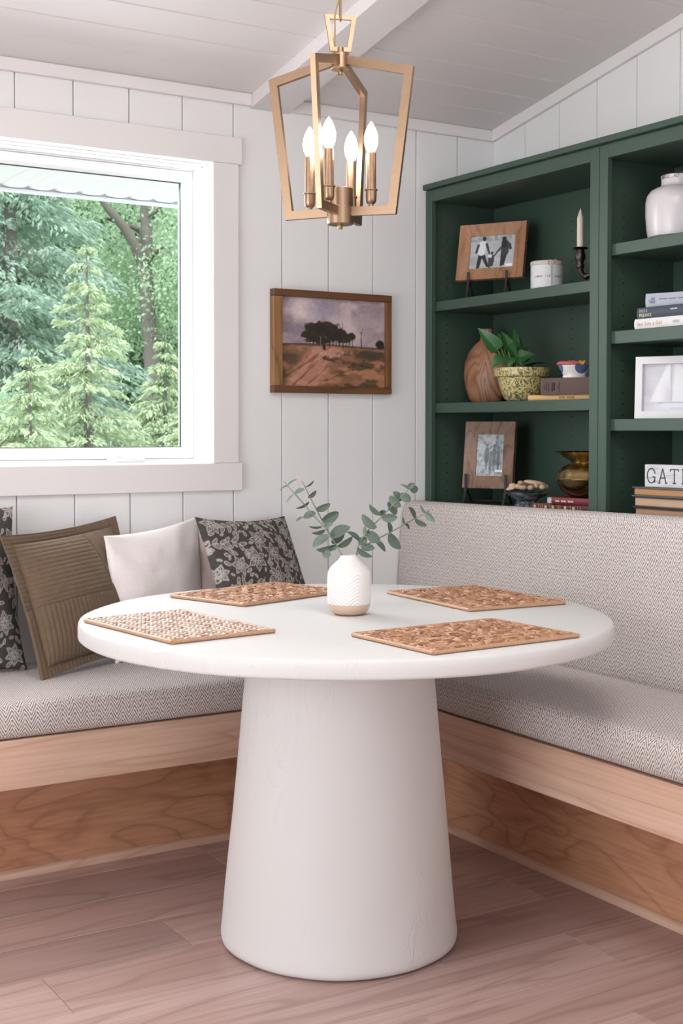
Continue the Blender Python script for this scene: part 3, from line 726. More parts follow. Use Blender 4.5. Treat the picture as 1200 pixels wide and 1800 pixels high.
# ---------------------------------------------------------------- middle shelf: wooden vessel, plant, books, dish
SZ = 1.2873
VS = thing('wooden_vessel', 'round flat carved wooden vase with swirling grain behind the plant', 'vase', (-.112, -.1080, SZ), -R(58))
prof = [(.048, 0), (.060, .012), (.074, .05), (.0805, .095), (.077, .140), (.062, .178), (.040, .203), (.026, .213), (.0205, .222), (.020, .248), (.0225, .254), (.0205, .2555), (.014, .254)]
m = MB().lathe([(0.001, 0.0005)]+prof, 48, capb=False)
m.v = [(x, y*.55, z) for x, y, z in m.v]
k = N('swirled_acacia'); v = k.coord(scale=(9, 3.2, 3.2), loc=(1.3, .2, .4)); a = k.noise(v, 1.15, 1.5, .4, .8)
fr = k.math('FRACT', k.math('MULTIPLY', a, 9)); fib = k.noise(k.coord(scale=(60, 60, 4)), 4, 4)
col = k.mix(k.ramp(fr, [(0, 1.), (.2, .3), (.55, 0.), (1, .9)]), lin((166, 116, 84)), lin((100, 66, 50))); col = k.mix(k.math('MULTIPLY', fib, .35), col, lin((182, 136, 104)))
m.build('body', k.set(col, .42, 0, .4), VS, ang=60)

PT = thing('potted_pothos', 'green leafy pothos in a yellow and green spongeware pot', 'plant', (-.182, -.3830, SZ))
k = N('spongeware'); v = k.coord(); a = k.noise(v, 62, 2, .5, 2.6)
f = k.ramp(a, [(.40, 1.), (.455, .85), (.50, 0.)]); col = k.mix(k.math('MULTIPLY', f, .88), lin((198, 182, 126)), lin((56, 72, 52)))
SPONGE = k.set(col, .3, 0, .5)
MB().lathe([(.001, .001), (.046, 0), (.056, .010), (.068, .035), (.0755, .062), (.0785, .078), (.0885, .081), (.0905, .086), (.0915, .104), (.0895, .1085), (.086, .1085), (.083, .100), (.076, .082)], 56, capb=False).build('pot', SPONGE, PT, ang=50)
MB().lathe([(.082, .094), (.04, .097), (.001, .096)], 32, capb=False).build('soil', paint('dark_soil', (46, 38, 30), .95), PT)
k = N('pothos_leaf'); cc = k.mix(k.noise(k.coord(), 30, 3), lin((26, 66, 32)), lin((58, 108, 56))); k.b.inputs['Transmission Weight'].default_value = 0; LEAFG = k.set(cc, .35, 0, .5)
k = N('dark_houseplant_leaf'); LEAFD = k.set(lin((26, 44, 30)), .35, 0, .5); STEMG = paint('green_stem', (126, 132, 84), .5)
def leaf_mesh(name, L, Wd, fold=.25, curl=.25, kind='heart', nl=9, nw=4):
    """leaf along +X from its stalk, surface facing +Z"""
    mb = MB(); vs = []
    for i in range(nl+1):
        t = i/nl
        if kind == 'heart': wdt = (math.sin(math.pi*min(1, (t*.92+.08))**.55))**.85 if 0 < t < 1 else (.30 if t == 0 else 0.0)
        elif kind == 'oval': wdt = math.sin(math.pi*(.045+.955*t))**.62
        else: wdt = math.sin(math.pi*(.03+.97*t)**.8)**.9
        for j_ in range(-nw, nw+1):
            s = j_/nw; y = s*wdt*Wd/2
            x = L*t - (L*.13*(abs(s)**1.5)*(1-t)**3 if kind == 'heart' else 0)
            vs.append((x, y, fold*abs(y)*1.0 - curl*L*t*t))
    n = 2*nw+1
    fs = [(i*n+q, i*n+q+1, (i+1)*n+q+1, (i+1)*n+q) for i in range(nl) for q in range(n-1)]
    mb.add(vs, fs); me = mb.mesh(name, 60); return me
def orient(base, tip, nrm):
    b = Vector(base); x = (Vector(tip)-b); L = x.length; x.normalize(); n = Vector(nrm); z = (n-x*n.dot(x)).normalized(); y = z.cross(x)
    Mt = Matrix((x, y, z)).transposed().to_4x4(); Mt.translation = b; return Mt, L
HEART = leaf_mesh('leaf', 1, .82, .35, .28); HEART.materials.append(LEAFG)
HEARTD = leaf_mesh('leaf', 1, .45, .3, .35); HEARTD.materials.append(LEAFD)
rv = Vector((.85, -.527, 0)); fv = Vector((.527, .85, 0)); uz = Vector((0, 0, 1))     # picture-plane axes at the shelf
PS = .00184
def pp(px, py, d=0.): # offsets of a point from the pot's base centre (917, 702 in the photo), d metres toward the viewer
    return rv*((px-917)*PS) + uz*((702-py)*PS) - fv*d
def addleaf(parent, base, tip, nrm, wid, src, name='leaf'):
    Mt, L = orient(base, tip, nrm); o = bpy.data.objects.new(name, src); COL.objects.link(o); o.parent = parent
    o.matrix_local = Mt @ Matrix.Diagonal((L, wid, L, 1)); return o
for (bx_, by_, tx_, ty_, wd_, d0, d1_, nx_, nz_) in (
    (871, 609, 839, 575, .062, .03, .045, -.5, .5), (884, 608, 873, 580, .05, .02, .01, -.2, .6), (889, 606, 882, 578, .05, .03, .03, .4, .5), (897, 603, 905, 570, .062, .0, -.01, .2, .4),
    (890, 606, 904, 622, .055, .04, .06, .3, .8), (906, 628, 934, 616, .062, .03, .045, .2, .8), (879, 627, 860, 640, .05, .04, .06, -.1, .6), (876, 600, 858, 616, .045, .03, .03, -.4, .5), (912, 605, 886, 610, .05, .01, .02, 0, .9), (920, 622, 912, 636, .05, .02, .03, .2, .8), (900, 612, 894, 584, .05, -.02, -.01, -.1, .5), (906, 616, 918, 586, .055, -.02, -.03, .3, .5), (884, 620, 874, 634, .04, .02, .04, -.2, .8), (896, 624, 890, 640, .045, .03, .05, .1, .9), (914, 620, 930, 604, .045, -.02, -.02, .3, .6), (880, 612, 866, 600, .05, .0, .0, -.4, .6)):
    addleaf(PT, pp(bx_, by_, d0), pp(tx_, ty_, d1_), -fv+rv*nx_+uz*nz_, wd_, HEART)
    MB().tube([pp(905+(bx_-890)*.25, 688, .0), pp((905+bx_)/2, (688+by_)/2-3, d0*.6), pp(bx_, by_, d0)], .0016, 6).build('stalk', STEMG, PT, ang=80)
for (tx_, ty_, d) in ((958, 638, .0), (962, 622, -.02), (949, 628, .02), (955, 646, .03)):
    addleaf(PT, pp(925, 642, d*.4), pp(tx_, ty_, d), -fv*.4+uz, .045, HEARTD)

def book(name, label, loc, rz, L, D, T, cover, pages, cat='book', grp=None, spine_y=True):
    """lying book: spine along local X facing -Y; L spine length, D depth, T thickness"""
    r = thing(name, label, cat, loc, rz, grp); c = .0022
    B((0, .0, 0), (L, D, c), .0006).build('cover_board', cover, r); B((0, .0, T-c), (L, D, T), .0006).build('cover_board', cover, r)
    MB().prism([(.0, .0), (-.0025, T*.25), (-.0033, T*.5), (-.0025, T*.75), (.0, T), (.003, T), (.003, 0)], 0, 0, L).build('spine', cover, r, ang=40)
    B((.003, .0032, c+.0001), (L-.003, D-.004, T-c-.0001), .0006).build('page_block', pages, r)
    return r
PAGE = paint('cream_pages', (214, 196, 172), .85); 
def marks(r, rows, m, T, name='spine_print'):
    """illegible small print: tiny flat dashes on the spine (x0, x1, z0, z1)"""
    b = MB()
    for x0, x1, z0, z1 in rows: b.box((x0, -.0042, z0), (x1, -.0030, z1), .0001)
    o = b.build(name, m, r); o['kind'] = 'stuff'; return o
hb = R(-73.3)
bk = book('book', 'thin mustard yellow book at the bottom of the middle shelf stack', (-.262, -.5122, SZ), hb, .26, .165, .0165, paint('mustard_cover', (206, 166, 112), .6), PAGE, grp='books on the middle shelf')
marks(bk, [(.114+.0055*i, .114+.0055*i+.0036, .005, .0115) for i in range(10) if i not in (4,)], paint('tan_ink', (150, 116, 76), .8), .0165)
bk = book('book', 'thick dark brown book lying on the mustard yellow one', (-.2575, -.5660, SZ+.0168), hb, .24, .155, .051, paint('brown_cloth_cover', (92, 76, 72), .8), PAGE, grp='books on the middle shelf')
marks(bk, [(.041, .046, .010, .038), (.048, .052, .013, .036), (.030, .0316, .010, .036), (.022, .0232, .012, .036), (.014, .0152, .016, .03), (.068, .0692, .008, .040), (.064, .065, .018, .03)], paint('dark_brown_ink', (52, 42, 42), .8), .051)

DS = thing('bird_dish', 'small white and blue ceramic dish with red and yellow trim on the brown book', 'dish', (-.197, -.6530, SZ+.0682), -R(32))
k = N('blue_patch_glaze'); v = k.coord(); g1 = k.n('ShaderNodeVectorMath', operation='DISTANCE'); k.l(v, g1.inputs[0]); g1.inputs[1].default_value = (.016, -.03, .034)
g2 = k.n('ShaderNodeVectorMath', operation='DISTANCE'); k.l(v, g2.inputs[0]); g2.inputs[1].default_value = (-.052, -.0, .034)
f = k.math('MAXIMUM', k.math('LESS_THAN', g1.outputs['Value'], .0225), k.math('LESS_THAN', g2.outputs['Value'], .0235))
GLZ = k.set(k.mix(f, lin((216, 214, 212)), lin((84, 98, 136))), .2, 0, .5)
m = MB().lathe([(.001, .0), (.030, 0), (.031, .004), (.029, .008), (.034, .018), (.040, .030), (.043, .038), (.0405, .0385), (.034, .022), (.001, .012)], 36, capb=False)
m.v = [(x*1.22, y*.85, z) for x, y, z in m.v]; m.build('bowl', GLZ, DS, ang=50)
RED = paint('red_glaze', (176, 88, 88), .3); YEL = paint('yellow_glaze', (226, 168, 62), .3)
m = MB(); m.tube([(-.056, -.006, .0415), (-.047, -.010, .044), (-.034, -.016, .0445), (-.022, -.024, .043), (-.010, -.028, .0435), (.0, -.030, .042)], [.003, .0062, .0062, .0052, .0052, .003], 8); m.tube([(-.036, -.010, .043), (-.02, -.020, .048), (-.004, -.026, .047), (.012, -.03, .042)], [.003, .0045, .0045, .0028], 8); m.build('red_trim', RED, DS, ang=70)
m = MB()
for i in range(5): a = -.9+.45*i; m.tube([(.0165+.004*math.sin(a), -.028, .040), (.0165+.012*math.sin(a), -.029, .052)], [.0028, .0007], 6)
m.build('yellow_petals', YEL, DS)

# ---------------------------------------------------------------- bottom shelf left: footed dish of pebbles, spittoon, red books
BZ = .9452
cp_ = Vector((-.200, -.4330, BZ))
CO = thing('footed_dish', 'dark stone footed dish holding tan pebbles, bottom shelf', 'dish', cp_)
k = N('dark_veined_stone'); a = k.noise(k.coord(), 38, 5, .6, 1.5); STONE = k.set(k.mix(k.ramp(a, [(.42, 0.), (.6, 1.)]), lin((54, 58, 62)), lin((136, 140, 144))), .55, 0, .4)
k.bump(a, .4, .004)
MB().lathe([(.001, .0), (.042, 0), (.041, .004), (.033, .017), (.0305, .023), (.040, .031), (.058, .041), (.068, .048), (.0705, .0505), (.0685, .0515), (.05, .044), (.001, .038)], 44, capb=False, fn=lambda t, z: .0016*math.sin(5*t+z*90)+.0009*math.sin(11*t)).build('bowl', STONE, CO, ang=60)
pebc = [(206, 178, 150), (188, 158, 130), (176, 148, 128), (214, 190, 160), (198, 162, 124)]
PEB = [paint('tan_pebble_%d' % i, c, .55, .12) for i, c in enumerate(pebc)]
def pq(px, py, d=0): return cp_ + rv*((px-926)*.00182) + uz*((896-py)*.00182) - fv*d
for i, (px, py, d, rx, ry, rz_, ang, mt, lab) in enumerate((
    (940, 851.5, .0, .0375, .016, .0088, -.16, 0, 'long smooth tan pebble lying across the top of the dish'),
    (916, 858.5, .03, .0155, .013, .0085, 0, 2, 'brown pebble in front of the long one, dish centre'),
    (930, 858.8, .034, .0115, .012, .0085, .3, 2, 'dark tan pebble in front below the long one'),
    (940, 856, .03, .0085, .009, .0080, 0, 4, 'small orange-tan pebble under the long pebble'),
    (950, 858, .022, .0125, .012, .0085, -.2, 3, 'pale round pebble at the right of the heap'),
    (909, 857, .02, .012, .011, .009, .2, 1, 'round tan pebble left of the dish centre'),
    (915, 851.5, -.004, .0095, .010, .0080, 0, 1, 'round pebble on top at the left of the long one'),
    (897, 860.5, .015, .0165, .010, .0065, .26, 0, 'pale flat pebble at the left rim of the dish'),
    (901, 856.5, -.004, .0125, .011, .0085, .1, 3, 'light pebble behind the flat one at the left rim'),
    (960, 858.5, .0, .0085, .009, .0085, 0, 2, 'grey-brown pebble at the right rim of the dish'),
    (926, 856, -.026, .03, .016, .012, 0, 1, 'large tan pebble buried under the others'))):
    b = MB(); b.ball((0, 0, 0), (rx, ry, rz_), 14, 9)
    o = b.build('pebble', PEB[mt], None, ang=80); o.location = pq(px, py, d); o.rotation_euler = (0, -ang, -R(32))
    tag(o, lab, 'pebble', 'pebbles in the footed dish')
sb = R(-80)
rb2 = book('book', 'dark red book with gold spine ornaments, lowest under the brass pot', (-.258, -.5290, BZ), sb, .27, .175, .0250, paint('oxblood_cover', (88, 34, 38), .5), PAGE, grp='red books under the brass spittoon')
g = MB()
for x in (.012, .055, .083, .131, .163): g.ball((x, -.0034, .0125), (.0052, .0006, .0072), 8, 5)
for x in (.028, .036, .043, .072, .079, .104, .111, .150, .178, .188): g.box((x, -.0040, .003), (x+.0014, -.0030, .022), .0001)
g.build('gold_ornament', paint('gold_leaf', (206, 172, 130), .5), rb2)['kind'] = 'stuff'
rb1 = book('book', 'red book with a grey spine label, directly under the brass pot', (-.256, -.5990, BZ+.0253), sb+.03, .24, .18, .0200, paint('burgundy_cover', (118, 46, 52), .5), PAGE, grp='red books under the brass spittoon')
B((.001, -.0040, .0015), (.0165, -.0030, .0185), .0003).build('label', paint('grey_label', (176, 178, 182), .6), rb1)
marks(rb1, [(.032+.0052*i, .032+.0052*i+.0036, .0065, .0115) for i in range(13) if i not in (3, 8)], paint('cream_ink', (224, 196, 190), .7), .02)
SP = thing('brass_spittoon', 'round brass spittoon with a wide flared rim on the red books', 'vase', (-.178, -.6930, BZ+.0456))
MB().lathe([(.001, 0), (.045, 0), (.060, .006), (.080, .022), (.091, .040), (.0955, .054), (.0970, .0560), (.0970, .0585), (.0955, .060), (.091, .075), (.078, .092), (.060, .101), (.050, .1035), (.0485, .1055), (.052, .109), (.064, .117), (.083, .129), (.1005, .1375), (.1025, .139), (.1000, .1400), (.080, .131), (.050, .110), (.046, .100)], 64, capb=False).build('body', DBRASS, SP, ang=40)

# ---------------------------------------------------------------- right unit: jug, book stack, sailboat picture, sign on books
JG = thing('stoneware_jug', 'white crackle-glazed stoneware jug with a dark unglazed foot', 'jug', (-.163, -1.0340, 1.7283))
k = N('crackle_glaze'); a = k.noise(k.coord(), 26, 6, .65, .4); z_ = k.n('ShaderNodeSeparateXYZ'); k.l(k.coord(), z_.inputs[0])
e1 = k.math('LESS_THAN', k.math('ADD', z_.outputs[2], k.math('MULTIPLY', a, .006)), .0130); sp = k.ramp(a, [(.28, 1.), (.36, 0.)])
e2 = k.math('MULTIPLY', k.math('GREATER_THAN', z_.outputs[2], .171), k.ramp(a, [(.46, 0.), (.56, 1.)]))
f = k.math('MAXIMUM', k.math('MAXIMUM', e1, k.math('MULTIPLY', sp, .35)), e2)
JUGM = k.set(k.mix(f, lin((204, 198, 200)), lin((118, 110, 108))), .25, 0, .5)
MB().lathe([(.001, 0), (.076, 0), (.079, .006), (.083, .03), (.0865, .07), (.0865, .105), (.083, .125), (.072, .140), (.056, .1485), (.0455, .152), (.043, .160), (.0435, .177), (.0445, .181), (.042, .183), (.039, .178), (.038, .16)], 52, capb=False).build('body', JUGM, JG, ang=60)
MB().tube([(.027, -.034, .176), (.05, -.062, .177), (.062, -.077, .163), (.062, -.076, .142), (.052, -.066, .128)], [.008, .0085, .0085, .008, .007], 10).build('handle', JUGM, JG, ang=70)

q1 = book('book', 'white paperback, lowest of the stack beside the stile', (-.268, -.9800, 1.4789), R(-90+2), .225, .15, .0280, paint('white_cover', (214, 212, 210), .5), PAGE, grp='books on the upper right shelf')
XR = Matrix.Rotation(math.pi/2, 4, 'X')
text('title', 'Fast Like a Girl', .0150, paint('coral_ink', (204, 142, 124), .7), q1, Matrix.Translation((.010, -.0038, .0085)) @ XR, .0002, .88, .12, 1.12)
marks(q1, [(.142+.006*i, .1465+.006*i, .010, .017) for i in range(4)], paint('grey_ink_light', (176, 176, 178), .8), .028)
q2 = book('book', 'navy book between the white and the grey-blue one', (-.264, -.9860, 1.5072), R(-90+1), .22, .15, .0310, paint('navy_cover', (58, 66, 80), .5), PAGE, grp='books on the upper right shelf')
GOLD = paint('pale_gold_ink', (208, 200, 162), .5); SIL = paint('silver_ink', (168, 170, 168), .5)
text('title', 'PRIDE &', .0125, SIL, q2, Matrix.Translation((.0095, -.0038, .0172)) @ XR, .0002, .70, .18)
text('title', 'PREJUDICE', .0125, GOLD, q2, Matrix.Translation((.0095, -.0038, .0050)) @ XR, .0002, .78)
marks(q2, [(.126, .131, .018, .022), (.132, .138, .0175, .0225), (.140, .15, .018, .022)], SIL, .031)
q3 = book('book', 'pale grey-blue book on top of the stack', (-.250, -1.0040, 1.5385), R(-90+20), .21, .14, .0390, paint('greyblue_cover', (170, 172, 184), .5), PAGE, grp='books on the upper right shelf')
marks(q3, [(.0095, .0120, .018, .022), (.0125, .0165, .013, .017), (.0170, .0178, .012, .027), (.0205, .0213, .012, .028), (.024, .0248, .011, .028), (.0275, .0283, .011, .026), (.018, .028, .012, .0128)] + [(.042+.0042*i, .0448+.0042*i, .0205, .0235) for i in range(20) if i not in (6, 12)], paint('slate_ink', (112, 114, 126), .8), .039)

SB = thing('sailboat_picture', 'white distressed frame with a pale sailboat picture, right unit', 'picture', (-.236, -.9580, 1.2277), rot=(-R(3), 0, -R(65)))
k = N('distressed_white'); a = k.noise(k.coord(), 34, 5, .6); DWHITE = k.set(k.mix(k.ramp(a, [(.26, 1.), (.34, 0.)]), lin((216, 215, 216)), lin((150, 144, 140))), .6, 0, .3)
g = bpy.data.objects.new('hold', None)
wS, hS, fS = .215, .1745, .0205
def sbar(a, b, nm='frame_bar'): return B(a, b, .0012).build(nm, DWHITE, SB)
vs4 = [(0, 0), (wS, 0), (wS, hS), (0, hS)]; in4 = [(fS, fS), (wS-fS, fS), (wS-fS, hS-fS), (fS, hS-fS)]
for i in range(4):
    j_ = (i+1) % 4; e = .00025
    cx, cz = wS/2, hS/2
    q8 = [vs4[i], vs4[j_], in4[j_], in4[i]]; q8 = [(x+(cx-x)*.0008, z+(cz-z)*.0008) for x, z in q8]
    MB().hexa([(x, -.022, z) for x, z in q8]+[(x, 0, z) for x, z in q8]).build('frame_bar', DWHITE, SB, ang=20)
picture('print', wS-2*fS+.002, hS-2*fS+.002, 120, 90, sailing, SB, (wS/2, -.0090, fS-.001))
B((.004, -.008, .004), (wS-.004, -.0005, hS-.004), .0005).build('backing', DWHITE, SB)

stk = [(.0270, (172, 140, 112), (60, 50, 42)), (.0300, (190, 160, 134), (44, 46, 52)), (.0262, (176, 134, 96), (88, 96, 98))]
z = .9523; labs = ['old book with page edges outward, lowest under the lettered sign', 'old book with page edges outward, middle of the sign\'s stack', 'old book with orange-brown page edges, directly under the lettered sign']
for i, (T, pgc, cvc) in enumerate(stk):
    r = thing('book', labs[i], 'book', (-.262, -.9800+.003*i, z), R(-90+1.0), 'old books under the sign'); c = .0028; L, D = .24, .16
    cm = paint('old_cover_%d' % i, cvc, .7); kk = N('page_edges_%d' % i); a = kk.noise(kk.coord(scale=(3, 3, 420)), 1.6, 3); pm = kk.set(kk.mix(a, tuple(x*.72 for x in lin(pgc)), tuple(min(1, x*1.2) for x in lin(pgc))), .85, 0, .2)
    B((-.004, -.004, 0), (L, D, c), .0006).build('cover_board', cm, r); B((-.004, -.004, T-c), (L, D, T), .0006).build('cover_board', cm, r)
    B((0, 0, c+.0001), (L-.002, D-.003, T-c-.0001), .003).build('page_block', pm, r); B((-.002, D-.0028, c+.0001), (L, D, T-c-.0001), .0006).build('spine', cm, r)
    z += T+.0003
SG = thing('lettered_sign', 'whitewashed wooden block sign lettered GATHER on the old books', 'sign', (-.243, -.9985, z+.0002), R(-90+8))
k = N('whitewashed_wood'); a = k.noise(k.coord(scale=(6, 6, 90)), 3, 4); WW = k.set(k.mix(k.ramp(a, [(.3, 0.), (.5, 1.)]), lin((168, 166, 164)), lin((206, 206, 208))), .7, 0, .3)
LS, HSg = .244, .0630
B((0, -.002, 0), (LS, .030, HSg), .0012).build('block', WW, SG)
def letter(ch):
    h, w = 1., .56; P_ = []
    ser = lambda x, z, l=.14: [((x-l, z), (x+l, z))]
    if ch == 'G':
        arc = [(.31+.30*math.cos(t), .5+.5*math.sin(t)) for t in np.linspace(.62, 2*math.pi-.50, 22)]
        P_ = list(zip(arc[:-1], arc[1:])) + [((.57, .05), (.57, .42)), ((.40, .42), (.60, .42)), ((.545, .79), (.59, .66))]
    elif ch == 'A': P_ = [((.04, 0), (.30, 1)), ((.30, 1), (.56, 0)), ((.13, .36), (.47, .36))] + ser(.04, .012, .08) + ser(.56, .012, .08)
    elif ch == 'T': P_ = [((.30, 0), (.30, .98)), ((.02, .97), (.58, .97)), ((.02, .97), (.0, .84)), ((.58, .97), (.60, .84))] + ser(.30, .012, .10)
    elif ch == 'H': P_ = [((.08, 0), (.08, 1)), ((.52, 0), (.52, 1)), ((.08, .52), (.52, .52))] + ser(.08, .012, .09) + ser(.52, .012, .09) + ser(.08, .985, .09) + ser(.52, .985, .09)
    elif ch == 'E': P_ = [((.1, 0), (.1, 1)), ((.02, .985), (.52, .985)), ((.02, .012), (.54, .012)), ((.1, .52), (.42, .52)), ((.52, .985), (.53, .84)), ((.54, .012), (.56, .18))]
    elif ch == 'R':
        arc = [(.24+.26*math.cos(t), .76+.235*math.sin(t)) for t in np.linspace(math.pi/2, -math.pi/2, 10)]
        P_ = [((.1, 0), (.1, 1)), ((.02, .985), (.24, .985)), ((.1, .525), (.24, .525)), ((.26, .52), (.54, .0))]+list(zip(arc[:-1], arc[1:])) + ser(.1, .012, .09) + ser(.54, .012, .07)
    return P_
SLATE = paint('slate_letter_paint', (66, 70, 78), .7)
for i, ch in enumerate('GATHER'):
    b = MB(); H_ = .0405; X0 = .0090+.0388*i; Z0_ = .0115
    for (a, c) in letter(ch):
        p = Vector((X0+a[0]*H_*1.12, 0, Z0_+a[1]*H_)); q = Vector((X0+c[0]*H_*1.12, 0, Z0_+c[1]*H_)); d = (q-p); 
        if d.length < 1e-6: continue
        d.normalize(); n_ = Vector((-d.z, 0, d.x))*.00165; p -= d*.0006; q += d*.0006
        b.hexa([p-n_+Vector((0, -.0028, 0)), q-n_+Vector((0, -.0028, 0)), q+n_+Vector((0, -.0028, 0)), p+n_+Vector((0, -.0028, 0)), p-n_+Vector((0, -.0019, 0)), q-n_+Vector((0, -.0019, 0)), q+n_+Vector((0, -.0019, 0)), p+n_+Vector((0, -.0019, 0))])
    b.build('letter', SLATE, SG)

# ================================================================== TABLE
TX, TY, TR = -1.2787, -1.0655, .6203
T = thing('pedestal_table', 'round white plaster table on a flared pedestal', 'table', (-1.3000, -1.0720, 0))
px_, py_ = TX+1.3000, TY+1.0720
wob = lambda t, z: .0012*math.sin(7*t+1)+.0008*math.sin(13*t+z*40)
zt, zb = .760, .7215
MB().lathe([(.001, zb-.002), (TR-.004, zb-.002), (TR-.001, zb), (TR, zb+.004), (TR+.0003, zb+.020), (TR-.0004, zt-.007), (TR-.003, zt-.002), (TR-.008, zt), (TR*.6, zt+.0002), (.001, zt+.0002)], 128, (px_, py_, 0), wob, capb=False).build('tabletop', PLASTER, T, ang=55)
rp = lambda z: .2800-(.2800-.2125)*(z/.722)
pr = [(.001, .0045), (.262, .0040), (.2722, .0052), (.2768, .010), (.2786, .018), (.2784, .028)] + [(rp(z), z) for z in (.045, .12, .2, .3, .4, .5, .6, .68, .7195)]
MB().lathe(pr, 96, (0, 0, 0), lambda t, z: .0009*math.sin(5*t+z*9)+.0006*math.sin(11*t-z*17), capb=False).build('pedestal', PLASTER, T, ang=60)
MB().lathe([(.252, 0), (.252, .0046)], 64).build('foot_pad', BLACK, T)

# placemats
k = N('water_hyacinth'); gi = k.n('ShaderNodeNewGeometry'); a = k.noise(k.coord(scale=(30, 90, 90)), 4, 4)
c_ = k.ramp(gi.outputs['Random Per Island'], [(0, lin((122, 80, 56))), (.3, lin((168, 120, 88))), (.75, lin((196, 150, 116))), (1, lin((220, 182, 150)))])
HYA = k.set(k.mix(k.math('MULTIPLY', a, .4), c_, lin((138, 94, 66))), .42, 0, .5)
k = N('water_hyacinth_glare'); gi = k.n('ShaderNodeNewGeometry'); a = k.noise(k.coord(scale=(30, 90, 90)), 4, 4)  # copy of the weave with window glare put into its paler colour
c_ = k.ramp(gi.outputs['Random Per Island'], [(0, lin((150, 118, 100))), (.3, lin((196, 168, 148))), (1, lin((224, 200, 182)))])
HYA_GLARE = k.set(k.mix(k.math('MULTIPLY', a, .4), c_, lin((128, 98, 82))), .40, 0, .5)
k = N('wrapped_cane'); a = k.noise(k.coord(scale=(150, 150, 60)), 2.5, 3); CANE = k.set(k.mix(a, lin((146, 104, 76)), lin((214, 174, 140))), .42, 0, .5)
k = N('split_cane_core'); CORE = k.set(lin((108, 74, 54)), .7)
def placemat(cx, cy, deg, L, Wd, label, m, style, seed):
    r = thing('placemat', label, 'placemat', (cx, cy, zt+.0004), R(deg), 'woven placemats on the round table')
    g = random.Random(seed); rad = .0047; hx, hy = L/2, Wd/2
    for (a, b) in (((-hx, -hy), (hx, -hy)), ((hx, -hy), (hx, hy)), ((hx, hy), (-hx, hy)), ((-hx, hy), (-hx, -hy))):
        n = int(math.hypot(b[0]-a[0], b[1]-a[1])/.0042); pts = []; rs = []
        for i in range(n+1):
            t = i/n; pts.append((a[0]+(b[0]-a[0])*t, a[1]+(b[1]-a[1])*t, rad+.0001)); rs.append(rad*(.90+.10*(i % 2)) if 0 < i < n else rad*.9)
        MB().tube(pts, rs, 8).build('border_rod', CANE, r, ang=70)
    w_ = MB(); iy, ix = hy-.005, hx-.005
    if style == 'rows':
        nr = int(2*iy/.0145)
        for j_ in range(nr):
            y = -iy+(j_+.5)*2*iy/nr; np_ = int(2*ix/.0175)
            for i in range(np_):
                x = -ix+(i+.5)*2*ix/np_; an = (.42 if j_ % 2 else -.42)+g.uniform(-.12, .12)
                w_.ball((x, y, .0052+g.uniform(-.0008, .0008)), (.0128, .0066, .0052), 6, 4, Matrix.Rotation(an, 3, 'Z').to_4x4() @ Matrix.Rotation(.16, 4, 'Y'))
    else:
        nx, ny = int(2*ix/.0215), int(2*iy/.0205)
        for j_ in range(ny):
            for i in range(nx):
                x = -ix+(i+.5)*2*ix/nx; y = -iy+(j_+.5)*2*iy/ny
                inner = abs(x) < ix*.52 and abs(y) < iy*.55
                base = 0 if (i+j_) % 2 else math.pi/2
                for q in (-1, 0, 1) if not inner else (-1, 1):
                    an = base+g.uniform(-.2, .2)+(.3 if (i % 2) else -.3); off = q*(.0062 if not inner else .0042)
                    w_.ball((x-off*math.sin(an)+g.uniform(-.001, .001), y+off*math.cos(an)+g.uniform(-.001, .001), .0050+g.uniform(-.0006, .0014)), (.0138, .0046 if not inner else .0056, .0044), 6, 4, Matrix.Rotation(an, 3, 'Z').to_4x4() @ Matrix.Rotation(g.uniform(-.18, .18), 4, 'Y'))
    o = w_.build('weave', m, r, ang=80, fix=False); o['kind'] = 'stuff'
    B((-ix, -iy, .0002), (ix, iy, .0030), .0002).build('backing', CORE, r)
placemat(-1.708, -1.052, -84.0, .385, .252, 'rope-like woven placemat with painted window glare at the left end of the table', HYA_GLARE, 'rows', 1)
placemat(-1.284, -.645, 17.0, .380, .268, 'brown woven placemat behind the vase, on the window side', HYA, 'braid', 2)
placemat(-.852, -1.004, -93.5, .388, .285, 'honey brown woven placemat on the side of the tall backrest', HYA, 'braid', 3)
placemat(-1.2487, -1.492, 2.4, .386, .275, 'honey brown woven placemat nearest the viewer', HYA, 'braid', 4)

# vase
VZ = zt+.0003; VC = Vector((-1.2740, -1.0730, VZ))
V = thing('chevron_vase', 'small white vase with raised chevron lines and a beige base', 'vase', VC)
k = N('white_bisque'); WBIS = k.set(lin((226, 222, 219)), .5, 0, .4); BEIGE = paint('beige_glaze', (204, 176, 154), .35)
vp = [(.0492, .0265), (.0502, .032), (.0508, .045), (.0510, .070), (.0506, .088), (.0495, .098), (.0462, .107), (.0400, .1155), (.0320, .1225), (.0258, .128), (.0218, .1325), (.0197, .1365), (.0186, .1405)]
zz = np.linspace(.0265, .1405, 130); rr_ = np.interp(zz, [p[1] for p in vp], [p[0] for p in vp])
def chev(t, z):
    n = 6; u = (t*n/(2*math.pi)+.16) % 1; tri = abs(2*u-1); ph = ((z+.0185*tri)/.0082) % 1
    return .00105*max(0, math.sin(2*math.pi*ph))**.7*(1 if z < .139 else 0)
MB().lathe(list(zip(rr_, zz))+[(.0172, .1412), (.0160, .1400), (.0165, .12), (.030, .10)], 216, fn=lambda t, z: chev(t, z) if z < .1404 else 0, capb=False).build('body', WBIS, V, ang=80)
MB().lathe([(.001, .0), (.026, 0), (.034, .0018), (.0425, .0075), (.0472, .015), (.0492, .0225), (.0494, .0265)], 64, capb=False).build('base', BEIGE, V, ang=60)

